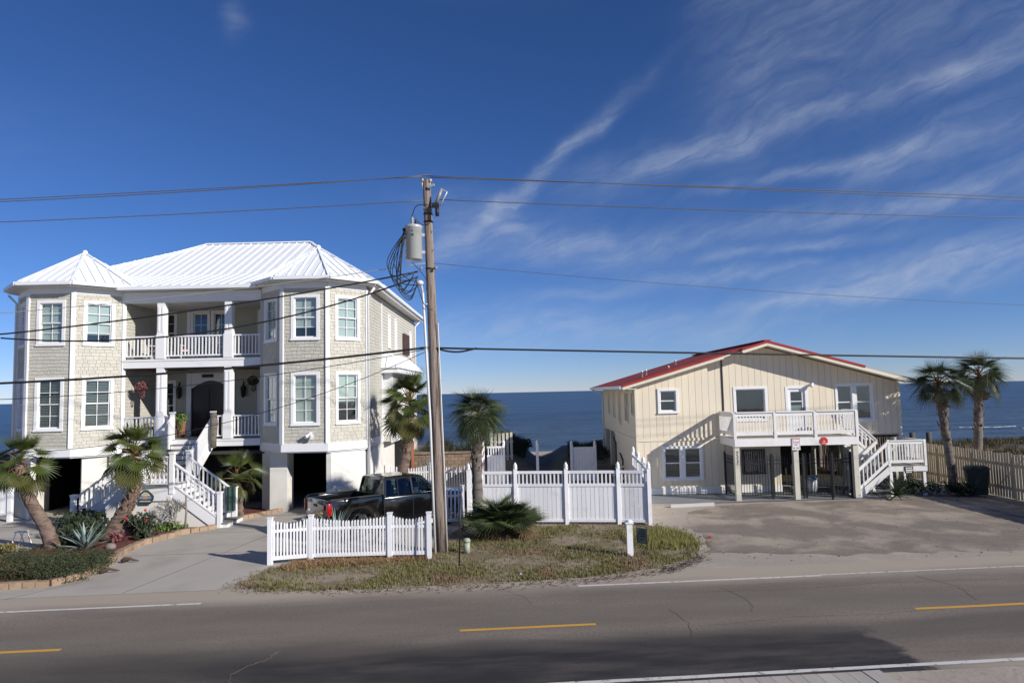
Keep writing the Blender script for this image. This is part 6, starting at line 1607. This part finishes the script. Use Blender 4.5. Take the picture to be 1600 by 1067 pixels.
# pillars as bars between the lower and upper corners
cab = put('roof', MB().add([tp_(x, y, z1_) for x, y in ((2.16, -.75), (3.62, -.75), (3.62, .75), (2.16, .75))] + [tp_(x, y, z1_ - .07) for x, y in ((2.13, -.78), (3.68, -.78), (3.68, .78), (2.13, .78))] + [tp_(x, y, z1_ + .035) for x, y in ((2.4, -.55), (3.4, -.55), (3.4, .55), (2.4, .55))],
      [(0, 1, 9, 8), (1, 2, 10, 9), (2, 3, 11, 10), (3, 0, 8, 11), (8, 9, 10, 11), (4, 5, 1, 0), (5, 6, 2, 1), (6, 7, 3, 2), (7, 4, 0, 3), (7, 6, 5, 4)]).mesh('roof', 'car_paint'), TRK)
for p in cab.data.polygons: p.use_smooth = False
for s in (-1, 1):
    for (xa, xb, w) in ((2.09, 2.18, .10), (3.22, 3.2, .07), (4.28, 3.64, .07), (2.62, 2.66, .03)):
        MB().bar(tp_(xa, s * .945, z0_ - .02), tp_(xb, s * .775, z1_ - .04), w, .05, TT.to_3x3() @ Vector((0, 1, 0))).build('pillar', 'car_paint', TRK)
    q = [tp_(2.12, s * .925, z0_ + .02), tp_(4.2, s * .925, z0_ + .02), tp_(3.6, s * .765, z1_ - .08), tp_(2.2, s * .765, z1_ - .08)]
    MB().poly(q).build('side_window', 'car_glass', TRK)
    MB().bar(tp_(2.1, s * .955, z0_ + .015), tp_(4.2, s * .955, z0_ + .015), .02, .025).build('window_trim', 'chrome', TRK)
    for x in (2.28, 3.38): MB().bar(tp_(x, s * 1.0, 1.12), tp_(x + .2, s * 1.0, 1.12), .03, .035).build('door_handle', 'chrome', TRK)
    for x in (2.06, 3.22, 4.22): MB().bar(tp_(x, s * (HW + .001), .5), tp_(x, s * (HW + .001), 1.24), .012, .006, TT.to_3x3() @ Vector((0, 1, 0))).build('door_seam', 'black_plastic', TRK)
    mr = MB().box(3.95, 4.1, s * 1.16 - .1, s * 1.16 + .1, 1.30, 1.5, TT).build('mirror', 'black_plastic', TRK); bevel(mr, .03)
    MB().bar(tp_(4.02, s * .95, 1.3), tp_(4.02, s * 1.1, 1.36), .05, .05).build('mirror_arm', 'black_plastic', TRK)
    MB().bar(tp_(2.0, s * 1.0, .40), tp_(4.2, s * 1.0, .40), .14, .05).build('running_board', 'chrome', TRK)
    for (cx, nm) in ((WR, 'rear'), (WF, 'front')):
        # flare
        fl = MB(); pa = arch(cx, AR + .015, .52); pb = arch(cx, AR - .05, .52)
        for k in range(10): fl.prism([tp_(pa[k][0], s * (HW + .0), pa[k][1]), tp_(pa[k + 1][0], s * HW, pa[k + 1][1]), tp_(pb[k + 1][0], s * HW, pb[k + 1][1]), tp_(pb[k][0], s * HW, pb[k][1])], TT.to_3x3() @ Vector((0, s * .035, 0)))
        fl.build('wheel_arch', 'car_paint', TRK)
        ty = MB(); yy = s * (HW - .13); Tw = TT @ Matrix.Translation((cx, yy, .40)) @ Matrix.Rotation(R(90), 4, 'X')
        ty.lathe([(.27, -.13), (.38, -.12), (.40, -.07), (.40, .07), (.38, .12), (.27, .13)], (0, 0, 0), 24, 0, Tw)
        wh = ty.build('wheel', 'tyre', TRK)
        MB().lathe([(.27, -.1), (.27, .1)], (0, 0, 0), 20, 0, Tw).build('rim', 'chrome', wh)
        for k in range(5): MB().bar(TT @ Vector((cx, yy + s * .11, .40)), TT @ Vector((cx + .25 * math.cos(k * 1.2566), yy + s * .11, .40 + .25 * math.sin(k * 1.2566))), .06, .03).build('spoke', 'chrome', wh)
MB().poly([tp_(4.27, -.88, z0_ + .0), tp_(4.27, .88, z0_ + .0), tp_(3.64, .74, z1_ - .06), tp_(3.64, -.74, z1_ - .06)]).build('windscreen', 'car_glass', TRK)
MB().poly([tp_(2.07, -.86, z0_ + .06), tp_(2.07, .86, z0_ + .06), tp_(2.18, .72, z1_ - .07), tp_(2.18, -.72, z1_ - .07)]).build('rear_window', 'car_glass', TRK)
MB().box(2.05, 2.09, -.93, .93, 1.2, z0_ + .08, TT).build('cab_back', 'car_paint', TRK)
for (x, y) in ((2.5, .4), (2.5, -.4), (3.5, .4), (3.5, -.4)):
    MB().box(x, x + .12, y - .24, y + .24, 1.0, 1.62, TT).build('seat', 'car_inside', TRK); MB().box(x + .02, x + .1, y - .12, y + .12, 1.62, 1.78, TT).build('headrest', 'car_inside', TRK)
MB().box(4.0, 4.3, -.85, .85, 1.1, 1.3, TT).build('dashboard', 'car_inside', TRK)
